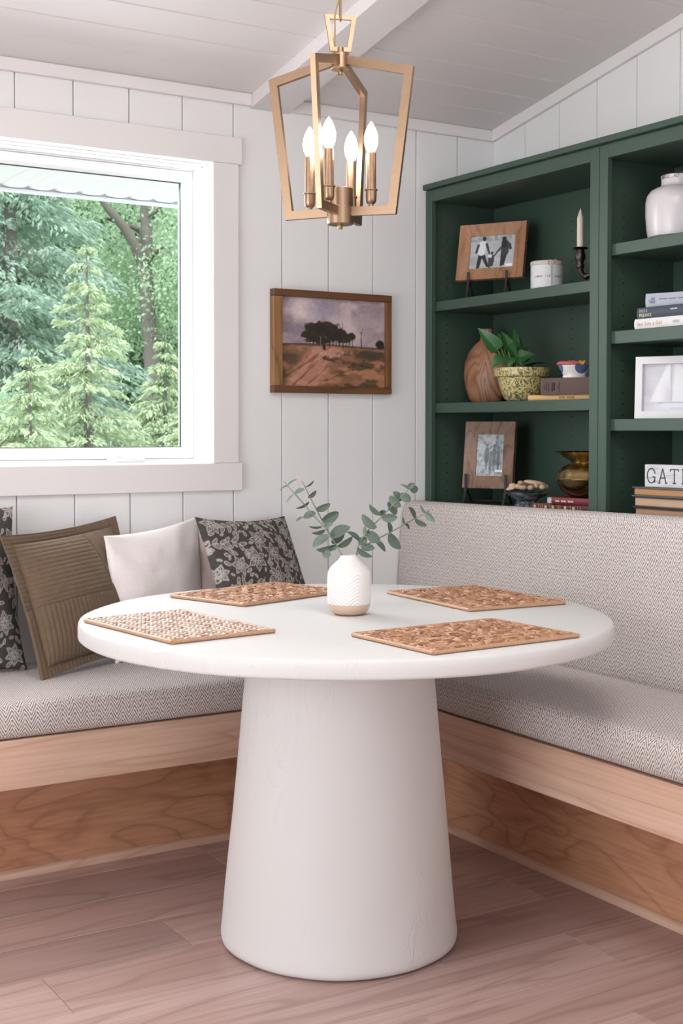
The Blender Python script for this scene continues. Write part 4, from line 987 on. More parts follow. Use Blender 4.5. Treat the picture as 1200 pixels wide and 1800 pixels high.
# eucalyptus: leaves and stems given in metres right of / above the vase mouth, third value toward the viewer
k = N('eucalyptus_leaf'); gi = k.n('ShaderNodeObjectInfo'); a = k.noise(k.coord(scale=(5, 5, 5)), 2.4, 3)
cc = k.mix(gi.outputs['Random'], lin((70, 86, 77)), lin((112, 128, 116))); cc = k.mix(k.math('MULTIPLY', a, .5), cc, lin((104, 116, 96)))
EUC = k.set(cc, .5, 0, .4); ESTEM = paint('eucalyptus_stem', (128, 138, 116), .6)
EL = leaf_mesh('leaf', 1, 1.0, .22, .16, 'oval', 10, 4); EL.materials.append(EUC)
EPX = .001343*.985/4
Rv = Vector((math.cos(YAW), -math.sin(YAW), 0)); Fv = Vector((math.sin(YAW), math.cos(YAW), 0))
MOUTH = Vector((0, 0, .1405))
def ep(x, y, d=0.): return MOUTH + Rv*((x-528)*EPX) + uz*((637-y)*EPX) - Fv*d
gE = random.Random(3)
stems = (
 ('left eucalyptus stem with the longest reach, ending at the far left tip', [(500, 660, .004), (475, 637, .006), (435, 560, .012), (350, 430, .022), (280, 355, .028), (215, 275, .033), (140, 190, .038), (92, 135, .04), (66, 106, .041)],
  [(95, 140, 155, 82, 12), (95, 140, 32, 165, 8), (145, 195, 210, 155, 30), (140, 200, 80, 250, 9), (240, 250, 155, 312, 20), (290, 335, 195, 360, 52), (200, 362, 150, 388, 20), (335, 425, 240, 440, 18), (355, 450, 262, 490, 32), (385, 495, 265, 558, 58), (435, 560, 300, 610, 48), (385, 600, 345, 655, 66), (440, 565, 388, 608, 30)]),
 ('left eucalyptus stem with the broad leaves, the steeper of the two', [(505, 665, -.004), (470, 632, -.004), (440, 570, .0), (390, 490, .002), (345, 410, .006), (300, 320, .008), (255, 235, .010), (206, 135, .012), (190, 106, .013)],
  [(208, 150, 280, 113, 8), (235, 225, 298, 182, 32), (290, 312, 395, 278, 52), (335, 395, 458, 338, 78), (350, 440, 408, 405, 36), (395, 510, 525, 424, 74), (402, 548, 506, 466, 64), (445, 572, 562, 520, 50)]),
 ('right eucalyptus stem, the upper one, with clustered round leaves', [(560, 665, .0), (575, 635, .002), (600, 550, .010), (640, 480, .016), (700, 415, .020), (745, 370, .024), (800, 310, .028), (860, 250, .03), (940, 170, .032), (958, 155, .032)],
  [(608, 545, 525, 458, 26), (600, 560, 650, 508, 62), (610, 560, 708, 592, 58), (585, 582, 684, 658, 44), (650, 500, 632, 428, 30), (718, 440, 613, 353, 62), (650, 470, 746, 540, 74), (760, 347, 664, 283, 34), (745, 345, 785, 318, 46), (758, 365, 868, 366, 66), (800, 255, 868, 342, 62), (814, 212, 886, 296, 64), (838, 183, 906, 246, 52), (888, 198, 963, 246, 64), (946, 166, 890, 120, 18), (942, 150, 982, 122, 40), (955, 150, 1018, 178, 56)]),
 ('right eucalyptus stem, the lower one, reaching toward the backrest', [(565, 668, -.004), (590, 625, -.004), (680, 550, -.01), (760, 510, -.014), (840, 470, -.018), (920, 425, -.02), (1000, 380, -.022), (1070, 345, -.024), (1110, 322, -.025)],
  [(820, 486, 815, 396, 34), (820, 488, 886, 607, 72), (712, 540, 795, 607, 34), (938, 428, 908, 370, 18), (930, 420, 970, 456, 22), (1000, 382, 965, 293, 30), (1004, 382, 1084, 443, 40), (1076, 338, 1037, 287, 22), (1078, 335, 1132, 402, 46), (1085, 335, 1112, 322, 10)]))
for lab, pts, leaves in stems:
    r = thing('eucalyptus_stem', lab, 'plant stem', VC, group='eucalyptus stems in the chevron vase')
    P3 = [MOUTH+Vector((0, 0, -.105))+(ep(*pts[0])-MOUTH)*.4] + [ep(*p) for p in pts]
    MB().tube(P3, [.0016]*(len(P3)-3)+[.0013, .0010, .0007], 6).build('stem', ESTEM, r, ang=80)
    for (bx_, by_, tx_, ty_, wd_) in leaves:
        dn = min(pts, key=lambda p: (p[0]-bx_)**2+(p[1]-by_)**2)[2]; dd = gE.uniform(-.012, .016)
        L2 = math.hypot(tx_-bx_, ty_-by_); ratio = min(1., wd_/max(26, L2*.62))
        tilt = math.acos(max(.12, ratio)); sgn = gE.choice((-1, 1))
        ax = (ep(tx_, ty_, dn+dd)-ep(bx_, by_, dn)).normalized(); nrm = (-Fv - ax*(-Fv).dot(ax)).normalized()
        nrm = Matrix.Rotation(tilt*sgn*.95, 3, ax) @ nrm
        wreal = max(wd_, L2*.60)*EPX if ratio < .99 else wd_*EPX
        addleaf(r, ep(bx_, by_, dn), ep(tx_, ty_, dn+dd), nrm, wreal, EL)

# ================================================================== PILLOWS
def pillow(name, label, fit, n, t, mat, group=None, color=None, disp=None, seed=1, pinch=.07, border=0., sag=.0, sx=1.):
    x, y, yaw, lean, roll, w, h = fit
    r_ = Vector((math.cos(yaw), math.sin(yaw), 0)); nn = Vector((math.sin(yaw), -math.cos(yaw), 0)); u_ = uz*math.cos(lean)-nn*math.sin(lean)
    r2 = r_*math.cos(roll)+u_*math.sin(roll); u2 = u_*math.cos(roll)-r_*math.sin(roll); yv = u2.cross(r2)
    zmin = min((r2*w/2).z, (-r2*w/2).z)
    g = np.linspace(-1, 1, n); U, Vv = np.meshgrid(g, g); U = U.ravel(); Vv = Vv.ravel()
    e = 1-border; Ui = np.clip(np.abs(U)/e, 0, 1); Vi = np.clip(np.abs(Vv)/e, 0, 1)
    prof = ((1-Ui**2.2)*(1-Vi**2.2))**.55
    X = w/2*U*(1-pinch*(1-Vv**2)*np.abs(U)**2); Z = h/2*Vv*(1-pinch*(1-U**2)*np.abs(Vv)**2) + h/2
    wr = (fbm(U*1.6+5, Vv*1.6+5, seed, 3)-.5)*.35
    th = t*prof*(1+wr)*(1+sag*(-Vv)*.35) + .0022
    uu, vv_ = (U+1)/2, (Vv+1)/2
    d = disp(uu, vv_, prof) if disp else 0
    Yf = -(th + d); Yb = th*.9
    nv = n*n; me_v = np.concatenate([np.stack([X, Yf, Z], 1), np.stack([X, Yb, Z], 1)])
    idx = np.arange(nv).reshape(n, n)
    q = np.stack([idx[:-1, :-1], idx[:-1, 1:], idx[1:, 1:], idx[1:, :-1]], -1).reshape(-1, 4)
    fs = q.tolist()
    step = 1
    fs += (q[:, ::-1]+nv).tolist()
    rim = list(idx[0, :]) + list(idx[1:, -1]) + list(idx[-1, -2::-1]) + list(idx[-2:0:-1, 0])
    m_ = len(rim); fs += [(int(rim[(i+1) % m_]), int(rim[i]), int(rim[i])+nv, int(rim[(i+1) % m_])+nv) for i in range(m_)]
    me = bpy.data.meshes.new(name); me.from_pydata(me_v.tolist(), [], fs)
    if color is not None:
        c = color(uu, vv_); set_col(me, np.concatenate([c, c]))
    me.polygons.foreach_set('use_smooth', [True]*len(me.polygons))
    o = link(name, me, mat); Mt = Matrix((r2, yv, u2)).transposed().to_4x4(); Mt.translation = Vector((x, y, .5275-zmin)); o.matrix_world = Mt
    return tag(o, label, 'pillow', group)
def floral(seed, w=.44):
    def fn(u, v):
        g = np.random.default_rng(seed); c = blend(const(u, (66, 63, 61)), const(u, (84, 80, 77)), fbm(u*60, v*60, 70)); ink = np.zeros_like(u); fill = np.zeros_like(u)
        def stroke(pts, wd):
            nonlocal ink
            for a, b in zip(pts[:-1], pts[1:]):
                x0, x1 = min(a[0], b[0])-.02, max(a[0], b[0])+.02; y0, y1_ = min(a[1], b[1])-.02, max(a[1], b[1])+.02
                s = (u > x0) & (u < x1) & (v > y0) & (v < y1_)
                if s.any(): ink[s] = np.maximum(ink[s], seg(u[s], v[s], a, b, wd))
        def rot(p, a, s, c0): return (c0[0]+s*(p[0]*math.cos(a)-p[1]*math.sin(a)), c0[1]+s*(p[0]*math.sin(a)+p[1]*math.cos(a)))
        def leaf(c0, a, s, filled):
            nonlocal fill
            pts = [rot((math.cos(t)*.5+.5, math.sin(t)*.22*(1-.35*math.cos(t))), a, s, c0) for t in np.linspace(0, 2*math.pi, 13)]; stroke(pts, .0042)
            if filled:
                m = rot((.5, 0), a, s, c0); du = (u-m[0])*math.cos(a)+(v-m[1])*math.sin(a); dv = -(u-m[0])*math.sin(a)+(v-m[1])*math.cos(a)
                fill = np.maximum(fill, (1-sstep(.8, 1.1, np.hypot(du/(s*.42), dv/(s*.16))))*(.55+.45*np.sin(du/s*60)))
            else: stroke([rot((0, 0), a, s, c0), rot((1, 0), a, s, c0)], .003)
        def flower(c0, a, s):
            for k_ in range(6):
                b = a+k_*math.pi/3
                stroke([rot((.18, 0), b, s, c0), rot((.6, .24), b, s, c0), rot((1, 0), b, s, c0), rot((.6, -.24), b, s, c0), rot((.18, 0), b, s, c0)], .0052)
                stroke([rot((.2, 0), b, s, c0), rot((.75, 0), b, s, c0)], .003)
            stroke([rot((.16*math.cos(t), .16*math.sin(t)), a, s, c0) for t in np.linspace(0, 6.3, 9)], .006)
        pos = []
        for _ in range(900):
            p = g.random(2)
            if all(np.hypot(*(p-q_)) > .150 for q_ in pos): pos.append(p)
        occ = []
        for i, p in enumerate(pos):
            if i % 2 == 0: flower(p, g.random()*6, .066+.026*g.random()); occ.append((p, .085))
        for i, p in enumerate(pos):
            if i % 2:
                a = g.random()*6.28; L = .20+.08*g.random(); bend = g.uniform(-1.8, 1.8)
                cv = [(p[0]+L*(t-.5)*math.cos(a+bend*(t-.5)), p[1]+L*(t-.5)*math.sin(a+bend*(t-.5))) for t in np.linspace(0, 1, 9)]; stroke(cv, .0036)
                for j_ in (1, 3, 5, 7):
                    for s_ in (-1, 1): leaf(cv[j_], a+bend*(j_/8-.5)+s_*.75, .050+.016*g.random(), (i//2+j_//2+(s_ > 0)) % 2 == 0)
                leaf(cv[8], a+bend*.5, .05, True); occ += [(np.array(q_), .048) for q_ in cv]
        for _ in range(900):
            p = g.random(2)
            if all(np.hypot(*(p-q_)) > r_q for q_, r_q in occ): leaf(p, g.random()*6.28, .026+.028*g.random(), g.random() < .6); occ.append((p, .036))
        c = blend(c, const(u, (196, 188, 182)), np.maximum(ink*.9, fill*.8)*(.62+.5*fbm(u*90, v*90, 72)))
        return c
    return fn
pillow('floral_pillow', 'charcoal pillow with pale floral print in the corner of the window bench', (-1.018, -.289, .457, .393, -.051, .443, .426), 230, .062, FLORAL, 'charcoal floral pillows', floral(4), None, 4, .08)
pillow('floral_pillow', 'charcoal floral pillow half hidden behind the corduroy one', (-1.975, -.170, .061, .20, .008, .451, .459), 230, .055, FLORAL, 'charcoal floral pillows', floral(9), None, 5, .08)
def cordd(u, v, prof):
    w, h = .436, .404; per = .0125
    seam = .60+.05*np.sin(v*3)+.04*(1-v); right = u > seam; low = (v < .47) & ~right
    ph = np.where(right, (u+.03*np.sin(v*4))*w/per, np.where(low, u*w/per*.92, v*h/per))
    rib = 1.25*np.abs(np.sin(math.pi*ph))**.6
    ds = np.minimum(np.abs(u-seam)*w, np.where(~right, np.abs(v-.47)*h, 9)); edge = np.minimum.reduce([u, 1-u, v, 1-v])*w
    sm = np.exp(-(ds/.004)**2) + np.exp(-((edge-.029)/.004)**2)
    return .0024*rib - .0035*sm + .004*(fbm(u*4, v*4, 77)-.5)
pillow('corduroy_pillow', 'brown patchwork corduroy pillow with wide ribs', (-1.567, -.235, .383, .324, .075, .436, .404), 300, .056, CORD, None, None, cordd, 6, .06, .14)
def folds(u, v, prof):
    d = .010*(fbm(u*3+2, v*3, 81)-.5)
    for (a, b, wd, am) in (((-.05, 1.0), (.55, .55), .16, .007), ((.0, .62), (.5, .34), .11, .006), ((.0, .40), (.35, .16), .09, .005), ((.9, .98), (.62, .6), .13, .005)):
        ax, ay = a; bx, by = b; t = np.clip(((u-ax)*(bx-ax)+(v-ay)*(by-ay))/((bx-ax)**2+(by-ay)**2), 0, 1); q = np.hypot(u-ax-t*(bx-ax), v-ay-t*(by-ay))/wd
        d = d-am*np.exp(-q*q*3)*(1-t)**.6
    return d*np.minimum(1, prof*3)
pillow('pale_pillow', 'pale pinkish white linen pillow beside the corduroy one', (-1.325, -.116, .40, .03, .085, .392, .370), 110, .048, PALE, 'plain pale pillows', None, folds, 7, .07)
pillow('pale_pillow', 'blush pillow mostly hidden between the pale and the floral pillow', (-1.055, -.060, .05, .02, .0, .25, .392), 70, .034, BLUSH, 'plain pale pillows', None, folds, 12, .05)

# ================================================================== PENDANT LANTERN
LZ = 1.6800; LC = Vector((-1.277, -1.0357, LZ))
LN = thing('pendant_lantern', 'brushed brass open-cage pendant lantern with four lit candle bulbs', 'pendant light', LC)
z_ = lambda v: v-LZ
def offs(poly, d):
    """offset an open polyline (r, z) to its left by d, with mitres"""
    out = []
    P_ = [Vector(p) for p in poly]
    for i, p in enumerate(P_):
        ns = []
        if i > 0: t = (p-P_[i-1]).normalized(); ns.append(Vector((-t.y, t.x)))
        if i < len(P_)-1: t = (P_[i+1]-p).normalized(); ns.append(Vector((-t.y, t.x)))
        if len(ns) == 1: out.append(p+ns[0]*d)
        else: b = (ns[0]+ns[1]).normalized(); out.append(p+b*d/b.dot(ns[0]))
    return out
outer = [(.0165, z_(2.0775)), (.1815, z_(2.0370)), (.1390, z_(1.6990)), (.0285, z_(1.7010))]
inner = offs(outer, -.0205); hw = .0063
for a in (-51.8, 38.2, 128.2, 218.2):
    ca, sa = math.cos(R(a)), math.sin(R(a))
    def w3(p, t): return (p[0]*ca - t*sa, p[0]*sa + t*ca, p[1])
    arm = MB(); vs = []
    for o_, i_ in zip(outer, inner): vs += [w3(o_, -hw), w3(o_, hw), w3(i_, hw), w3(i_, -hw)]
    fs = [(i*4+q, i*4+(q+1) % 4, (i+1)*4+(q+1) % 4, (i+1)*4+q) for i in range(3) for q in range(4)] + [(3, 2, 1, 0), (12, 13, 14, 15)]
    arm.add(vs, fs); arm.build('cage_arm', BRASS, LN, ang=20)
    cr_ = .077; c = (cr_*ca, cr_*sa, 0)
    cd_ = MB().lathe([(.001, z_(1.7205)), (.0065, z_(1.7205)), (.0065, z_(1.7262)), (.0095, z_(1.7275)), (.0122, z_(1.7320)), (.0130, z_(1.7385)), (.0132, z_(1.7565)), (.0156, z_(1.7575)), (.0156, z_(1.7605)), (.0118, z_(1.7612)), (.0118, z_(1.8440)), (.0085, z_(1.8450)), (.0080, z_(1.8475))], 28, c, capb=False).build('candle_sleeve', BRASS, LN, ang=40)
    MB().lathe([(.0078, z_(1.8475)), (.0105, z_(1.8515)), (.0145, z_(1.862)), (.0165, z_(1.8735)), (.0155, z_(1.886)), (.0118, z_(1.899)), (.0070, z_(1.909)), (.0030, z_(1.9155)), (.0006, z_(1.9185))], 24, c).build('bulb', BULB, cd_, ang=60)
MB().lathe([(.001, z_(1.6815)), (.0295, z_(1.6815)), (.0310, z_(1.6830)), (.0310, z_(1.7228)), (.0300, z_(1.7238)), (.0300, z_(1.7660)), (.0285, z_(1.7672)), (.010, z_(1.7675)), (.010, z_(1.7720)), (.001, z_(1.7722))], 40, capb=False).build('hub', BRASS, LN, ang=30)
MB().lathe([(.001, z_(1.6715)), (.0058, z_(1.6715)), (.0058, z_(1.6815))], 16, capb=False).build('finial', DBRASS, LN)
MB().lathe([(.001, z_(2.0465)), (.0215, z_(2.0465)), (.0225, z_(2.0480)), (.0225, z_(2.0515)), (.0205, z_(2.0525)), (.0205, z_(2.0830)), (.0185, z_(2.0845)), (.0082, z_(2.0848)), (.0082, z_(2.0975)), (.001, z_(2.098))], 36, capb=False).build('cap', BRASS, LN, ang=30)
MB().lathe([(.001, z_(2.0345)), (.0058, z_(2.0345)), (.0058, z_(2.0465))], 16, capb=False).build('finial', DBRASS, LN)
# trapezoid loop above the cap
la = -YAW+R(12); lx, ly = math.cos(la), math.sin(la)
o4 = [(-.0245, z_(2.0885)), (.0245, z_(2.0885)), (.0385, z_(2.1735)), (-.0385, z_(2.1735))]; cxz = Vector((0, z_(2.131)))
P_ = o4+[o4[0], o4[1]]; i4 = []
for i in range(4):
    a, b, c = Vector(o4[i-1]), Vector(o4[i]), Vector(o4[(i+1) % 4]); t1, t2 = (b-a).normalized(), (c-b).normalized(); n1, n2 = Vector((-t1.y, t1.x)), Vector((-t2.y, t2.x)); bb_ = (n1+n2).normalized(); i4.append(b+bb_*.0100/bb_.dot(n1))
lo = MB(); vs = []
for o_, i_ in zip(o4, i4):
    for p, t in ((o_, -.0035), (o_, .0035), (i_, .0035), (i_, -.0035)): vs.append((p[0]*lx-t*ly, p[0]*ly+t*lx, p[1]))
lo.add(vs, [(i*4+q, i*4+(q+1) % 4, ((i+1) % 4)*4+(q+1) % 4, ((i+1) % 4)*4+q) for i in range(4) for q in range(4)]); lo.build('loop', BRASS, LN, ang=20)
ctop = zc(LC.y)-.012-LZ; z0 = z_(2.1600); nl = 4; hl = (ctop-z0)/nl
for i in range(nl):
    zb_, zt_ = z0+i*hl-.0035*(i > 0), z0+(i+1)*hl+.0035*(i < nl-1); a = la+R(84)+(R(90) if i % 2 else 0); pts = []
    for t in np.linspace(0, 2*math.pi, 17):
        s, c = math.sin(t), math.cos(t); rx = .0075*math.copysign(abs(c)**.7, c); pts.append((rx*math.cos(a), rx*math.sin(a), (zb_+zt_)/2+(zt_-zb_)/2*math.copysign(abs(s)**.6, s)))
    MB().tube(pts, .0021, 8, cap=False).build('chain_link', BRASS, LN, ang=80)
def lr(x, d, z): return (Rv*x - Fv*d + uz*z)
MB().tube([lr(-.0115, 0, z_(2.0845)), lr(-.0135, .005, z_(2.11)), lr(-.0125, .007, z_(2.14)), lr(-.0135, .007, z_(2.165)), lr(-.009, .006, z_(2.19)), lr(.0, .004, z_(2.215)), lr(.004, -.004, z_(2.26)), lr(-.004, .003, z_(2.32)), lr(.003, -.003, z_(2.38)), lr(0, 0, ctop+.004)], .0018, 7).build('cord', paint('gold_cord', (178, 140, 70), .35), LN, ang=80)
MB().lathe([(.010, ctop-.004), (.012, ctop+.004), (.058, ctop+.006), (.060, ctop+.010), (.060, ctop+.012)], 36).build('canopy', BRASS, LN, ang=30)

# ================================================================== OUTSIDE THE WINDOW
ground = B((-30, .14, -1.0), (60, 90, -.55), .01).build('ground', paint('lawn', (92, 112, 70), .95, .3)); tag(ground, 'grass outside the window', 'ground', kind='structure')
bounce = B((-12, .14, -.60), (12, 4.6, -.50), .01).build('bounce_slab', paint('pale_bounce', (206, 204, 200), .9)); tag(bounce, 'added pale slab below the window, bouncing light up to the soffit', 'bounce_slab', kind='structure')  # unseen slab added to bounce light onto the soffit and trees
sof = thing('soffit', 'white ribbed vinyl soffit under the eave outside the window', 'soffit', (0, 0, 0), kind='structure')
k = N('perforated_vinyl'); v = k.coord(scale=(150, 150, 150)); vo = k.n('ShaderNodeTexVoronoi'); k.l(v, vo.inputs['Vector']); vo.inputs['Randomness'].default_value = 0.0
PERF = k.set(k.mix(k.ramp(vo.outputs['Distance'], [(.2, 1.), (.3, 0.)]), lin((232, 232, 232)), lin((176, 178, 180))), .5)
ye = 1.02; zs = 2.0840; sw = .0985
for i in range(-26, 26):
    x0 = -1.4515+sw*i; prof = [(x0+sw*t, zs-.011*math.sin(math.pi*t)**.45) for t in np.linspace(.0, 1, 9)]; prof = [(x0+.001, zs+.006)]+[(min(max(a, x0+.001), x0+sw-.001), b) for a, b in prof]+[(x0+sw-.001, zs+.006)]
    MB().prism(prof, 1, .135, ye).build('panel', PERF if i % 4 in (0, 1) else VINYL, sof, ang=25)
B((-4.2, ye, zs-.024), (1.4, ye+.02, zs+.16), .001).build('fascia', VINYL, sof); B((-4.2, ye-.012, zs-.0235), (1.4, ye-.0005, zs-.0135), .001).build('drip_lip', VINYL, sof)
B((-4.2, .135, zs+.02), (1.4, ye+.08, zs+.30), .002).build('roof', VINYL, sof)

def foliage_mat(name, c1, c2, trans=.35):
    k = N(name); gi = k.n('ShaderNodeNewGeometry'); a = k.noise(k.coord(), .9, 3)
    f = k.math('ADD', k.math('MULTIPLY', gi.outputs['Random Per Island'], .6), k.math('MULTIPLY', a, .5)); col = k.mix(f, lin(c1), lin(c2))
    d = k.n('ShaderNodeBsdfDiffuse'); t = k.n('ShaderNodeBsdfTranslucent'); mx = k.n('ShaderNodeMixShader'); mx.inputs[0].default_value = trans
    k.l(col, d.inputs[0]); k.l(col, t.inputs[0]); k.l(d.outputs[0], mx.inputs[1]); k.l(t.outputs[0], mx.inputs[2]); k.t.nodes.remove(k.b); k.l(mx.outputs[0], k.out.inputs[0]); return k.m
F_LIGHT = foliage_mat('hazy_hemlock_needles', (146, 168, 136), (216, 227, 190)); F_MID = foliage_mat('hazy_green_leaves', (134, 162, 134), (194, 214, 180)); F_BLUE = foliage_mat('hazy_bluish_needles', (126, 152, 136), (178, 198, 178)); F_FAR = foliage_mat('hazy_far_leaves', (156, 182, 164), (208, 226, 206))  # outdoor haze is put into these lightened, greyed leaf colours
BARK = paint('grey_bark', (118, 112, 106), .95, .25)
def leaf_cards(name, pts, dirs, L, Wd, m, parent, seed=0, droop=.0):
    """many small pointed leaf blades as one mesh; pts (n,3), dirs (n,3) blade directions"""
    g = np.random.default_rng(seed); n = len(pts); d = dirs/np.linalg.norm(dirs, axis=1)[:, None]
    rn = g.normal(size=(n, 3)); s = np.cross(d, rn); s /= np.linalg.norm(s, axis=1)[:, None]
    l = L*g.uniform(.6, 1.3, n)[:, None]; w = Wd*g.uniform(.6, 1.3, n)[:, None]
    tip = pts+d*l; tip[:, 2] -= droop*l[:, 0]
    V4 = np.stack([pts, pts+d*l*.45+s*w*.5, tip, pts+d*l*.45-s*w*.5], 1).reshape(-1, 3)
    me = bpy.data.meshes.new(name); me.vertices.add(4*n); me.vertices.foreach_set('co', V4.astype(np.float32).ravel())
    me.loops.add(4*n); me.loops.foreach_set('vertex_index', np.arange(4*n, dtype=np.int32)); me.polygons.add(n); me.polygons.foreach_set('loop_start', np.arange(0, 4*n, 4, dtype=np.int32)); me.update(calc_edges=True)
    o = link(name, me, m, parent); o['kind'] = 'stuff'; return o
def conifer(label, x, y, h, rad, m, seed, zb=-.55, layers=26, sprays=12, dens=125, L=.058, Wd=.018, name='hemlock_tree', low=.12, group=None):
    g = np.random.default_rng(seed); r = thing(name, label, 'tree', (x, y, zb), group=group)
    MB().tube([(0, 0, 0), (.02*h*.2, 0, h*.5), (0, 0, h*.97)], [h*.016+.01, h*.010+.006, .006], 7).build('trunk', BARK, r, ang=80)
    P_, D_ = [], []; br = MB()
    for i in range(layers):
        t = low+(1-low)*(i+g.uniform(-.3, .3))/layers; t = min(max(t, .03), .995); z = h*t; R_ = rad*(1-t)**.8+.03*h*.3*(1-t)
        for j_ in range(max(4, int(sprays*(1-t*.6)))):
            a = g.uniform(0, 2*math.pi); Lb = R_*g.uniform(.65, 1.12); e = np.array([math.cos(a)*Lb, math.sin(a)*Lb, Lb*g.uniform(-.28, .10)])
            b0 = np.array([0, 0, z]); ts = g.random(int(dens*(Lb/rad+.35)))**.7
            p = b0+e*ts[:, None]; side = np.array([-math.sin(a), math.cos(a), 0]); sp = (g.random(len(ts))-.5)*2*(.34*Lb*np.sqrt(ts)*(1.15-ts*.75)+.015)
            p = p+side*sp[:, None]; p[:, 2] += -np.abs(sp)*.25 - .12*Lb*ts**2 + g.normal(size=len(ts))*.012*h*.3
            d = e/np.linalg.norm(e)+side*np.sign(sp)[:, None]*.9; d[:, 2] -= .25; d = d+g.normal(size=d.shape)*.22
            P_.append(p); D_.append(d)
            if j_ % 3 == 0: br.tube([tuple(b0), tuple(b0+e*.9+np.array([0, 0, -.08*Lb]))], [.010*h*.25+.003, .003], 4)
    br.build('branches', BARK, r, ang=80, fix=False)['kind'] = 'stuff'
    leaf_cards('foliage', np.concatenate(P_), np.concatenate(D_), L, Wd, m, r, seed, .25); return r
def broadleaf(label, x, y, h, rx, m, seed, n=14000, zb=-.55, L=.2, clumps=46, name='leafy_tree', group=None, trunk=True, cz=.62, rz=.40):
    g = np.random.default_rng(seed); r = thing(name, label, 'tree', (x, y, zb), group=group)
    c = g.normal(size=(clumps, 3)); c /= np.linalg.norm(c, axis=1)[:, None]; c *= (g.random(clumps)**.4)[:, None]; c = c*np.array([rx, rx, h*rz])+np.array([0, 0, h*cz])
    br = MB(); br.tube([(0, 0, 0), (.1, 0, h*.35), (0, .1, h*.8)], [h*.02+.05, h*.014+.03, .03], 7)
    for q in c[::3]: br.tube([(0, 0, h*.3+.2*q[2]), tuple(q*.6+np.array([0, 0, h*.15])), tuple(q)], [.06, .04, .015], 5)
    br.build('trunk', BARK, r, ang=80, fix=False)
    k_ = n//clumps; P_ = np.repeat(c, k_, 0)+g.normal(size=(clumps*k_, 3))*np.array([rx*.17, rx*.17, h*.055]); D_ = g.normal(size=P_.shape)+np.array([0, 0, -.35])
    leaf_cards('foliage', P_, D_, L, L*.55, m, r, seed); return r
# near, light green hemlocks in front; a bigger bluish one on the left; oak with the forked trunk; woods beyond
conifer('light green young hemlock with a pointed top in the middle of the window view', 1.16, 7.0, 3.35, .95, F_LIGHT, 1)
conifer('low light green hemlock at the lower left of the window view', .42, 6.3, 2.35, 1.0, F_LIGHT, 2)
conifer('low light green hemlock at the lower right of the window view, before the forked trunk', 1.98, 6.6, 2.2, 1.0, F_LIGHT, 3)
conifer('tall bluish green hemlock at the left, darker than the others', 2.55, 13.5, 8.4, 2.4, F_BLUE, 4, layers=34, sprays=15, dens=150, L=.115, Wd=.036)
conifer('light green hemlock just below the fork of the oak, behind the low right one', 3.05, 9.6, 2.75, 1.15, F_LIGHT, 6, L=.07, Wd=.024)
oak = thing('oak_tree', 'tall grey oak with a forked trunk and crooked limbs behind the hemlocks', 'tree', (6.58, 18., -.55))
OM = .0102
def op(px, py, d=0): return Rv*((px-271)*OM*1.01) + uz*(1.197+.55+(755-py)*OM) - Fv*d
for pts, rs in (([(276, 930, 0), (274, 720, 0), (268, 600, 0), (262, 530, 0), (258, 470, 0)], [.17, .15, .135, .13, .14]), ([(258, 472, 0), (246, 440, .2), (228, 408, .4), (205, 382, .6), (180, 340, .8), (170, 280, 1.)], [.12, .10, .085, .06, .045, .03]),
                ([(259, 475, 0), (254, 425, -.2), (244, 404, -.2), (228, 402, .1), (200, 396, .5)], [.10, .08, .05, .04, .025]), ([(259, 478, 0), (264, 430, .1), (262, 380, .2), (268, 300, .3), (262, 200, .5)], [.12, .10, .09, .07, .05]),
                ([(262, 468, 0), (274, 458, .3), (292, 446, .5), (300, 442, .5)], [.06, .05, .045, .03]), ([(248, 396, .2), (262, 390, .2), (282, 382, .3), (294, 372, .4), (312, 376, .4)], [.035, .04, .035, .03, .02]), ([(264, 592, 0), (290, 596, .3), (312, 594, .5)], [.02, .018, .012])):
    MB().tube([op(*p) for p in pts], rs, 9).build('limb' if pts[0][1] < 900 else 'trunk', BARK, oak, ang=80)
g = np.random.default_rng(9); cl = [(x_, z_2, d_) for x_, z_2, d_ in zip(g.uniform(150, 420, 60), g.uniform(210, 640, 60), g.uniform(-2.2, 2.0, 60))]
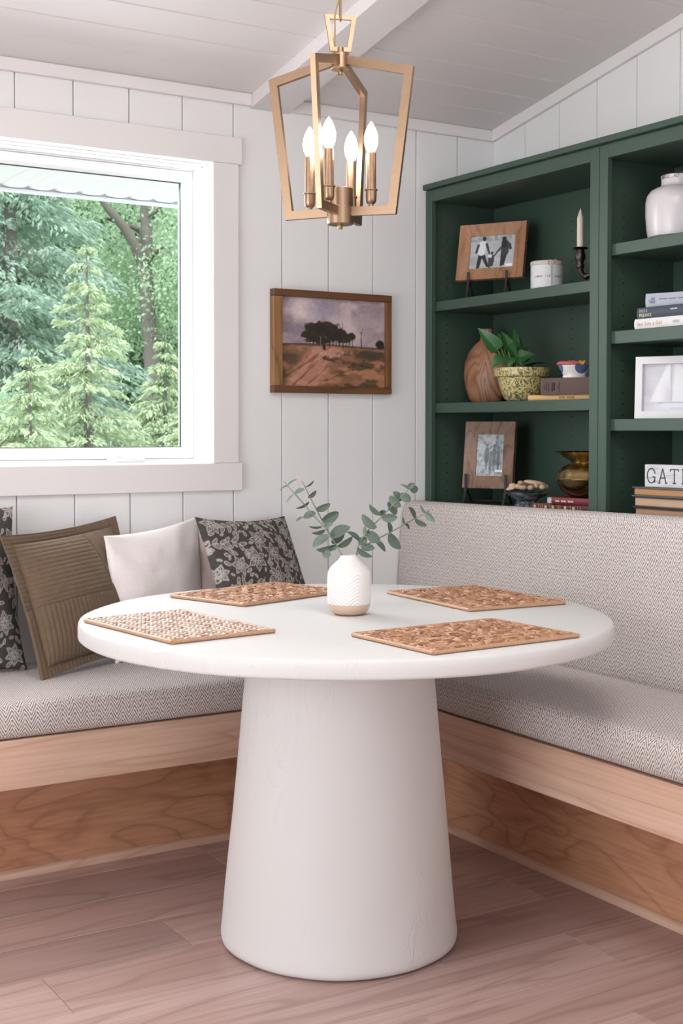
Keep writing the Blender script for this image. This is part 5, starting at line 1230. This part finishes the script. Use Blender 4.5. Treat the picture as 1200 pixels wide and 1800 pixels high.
cc_ = np.array([op(a, b, d) for a, b, d in cl if not (150 < a < 325 and 330 < b < 720 and d > -.3)]); pp_ = np.repeat(cc_, 560, 0)+g.normal(size=(len(cc_)*560, 3))*np.array([.42, .42, .26])
leaf_cards('foliage', pp_, g.normal(size=pp_.shape)+np.array([0, 0, -.5]), .085, .045, F_MID, oak, 10)
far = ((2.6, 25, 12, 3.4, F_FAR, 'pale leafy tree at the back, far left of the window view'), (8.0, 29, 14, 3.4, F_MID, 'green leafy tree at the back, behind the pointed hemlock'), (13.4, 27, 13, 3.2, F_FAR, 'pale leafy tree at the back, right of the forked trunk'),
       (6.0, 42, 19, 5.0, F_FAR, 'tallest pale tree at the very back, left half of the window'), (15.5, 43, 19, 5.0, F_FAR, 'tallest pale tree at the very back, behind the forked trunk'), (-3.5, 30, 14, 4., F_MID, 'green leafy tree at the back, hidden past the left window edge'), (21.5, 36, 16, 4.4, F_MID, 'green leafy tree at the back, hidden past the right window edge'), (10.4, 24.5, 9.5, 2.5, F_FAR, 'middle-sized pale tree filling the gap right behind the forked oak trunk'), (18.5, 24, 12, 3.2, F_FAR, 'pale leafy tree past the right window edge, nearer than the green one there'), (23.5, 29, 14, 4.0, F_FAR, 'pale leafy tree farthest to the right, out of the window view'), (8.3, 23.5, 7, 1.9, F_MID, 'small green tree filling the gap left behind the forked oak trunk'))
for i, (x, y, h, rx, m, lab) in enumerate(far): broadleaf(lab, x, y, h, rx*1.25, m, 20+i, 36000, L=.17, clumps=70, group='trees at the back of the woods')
for i, (x, y, h, rx, lab) in enumerate(((4.5, 16.4, 3.0, 1.3, 'leafy shrub between the tall bluish hemlock and the oak'), (8.9, 20.5, 3.6, 1.6, 'leafy shrub right of the forked oak trunk'), (1.2, 10.4, 2.6, 1.0, 'leafy shrub low behind the left light green hemlock'), (3.75, 10.0, 1.9, 1.0, 'leafy shrub low behind the right light green hemlock'))):
    broadleaf(lab, x, y, h, rx, F_MID, 40+i, 16000, L=.085, clumps=34, name='shrub', group='understorey shrubs', cz=.5, rz=.45)
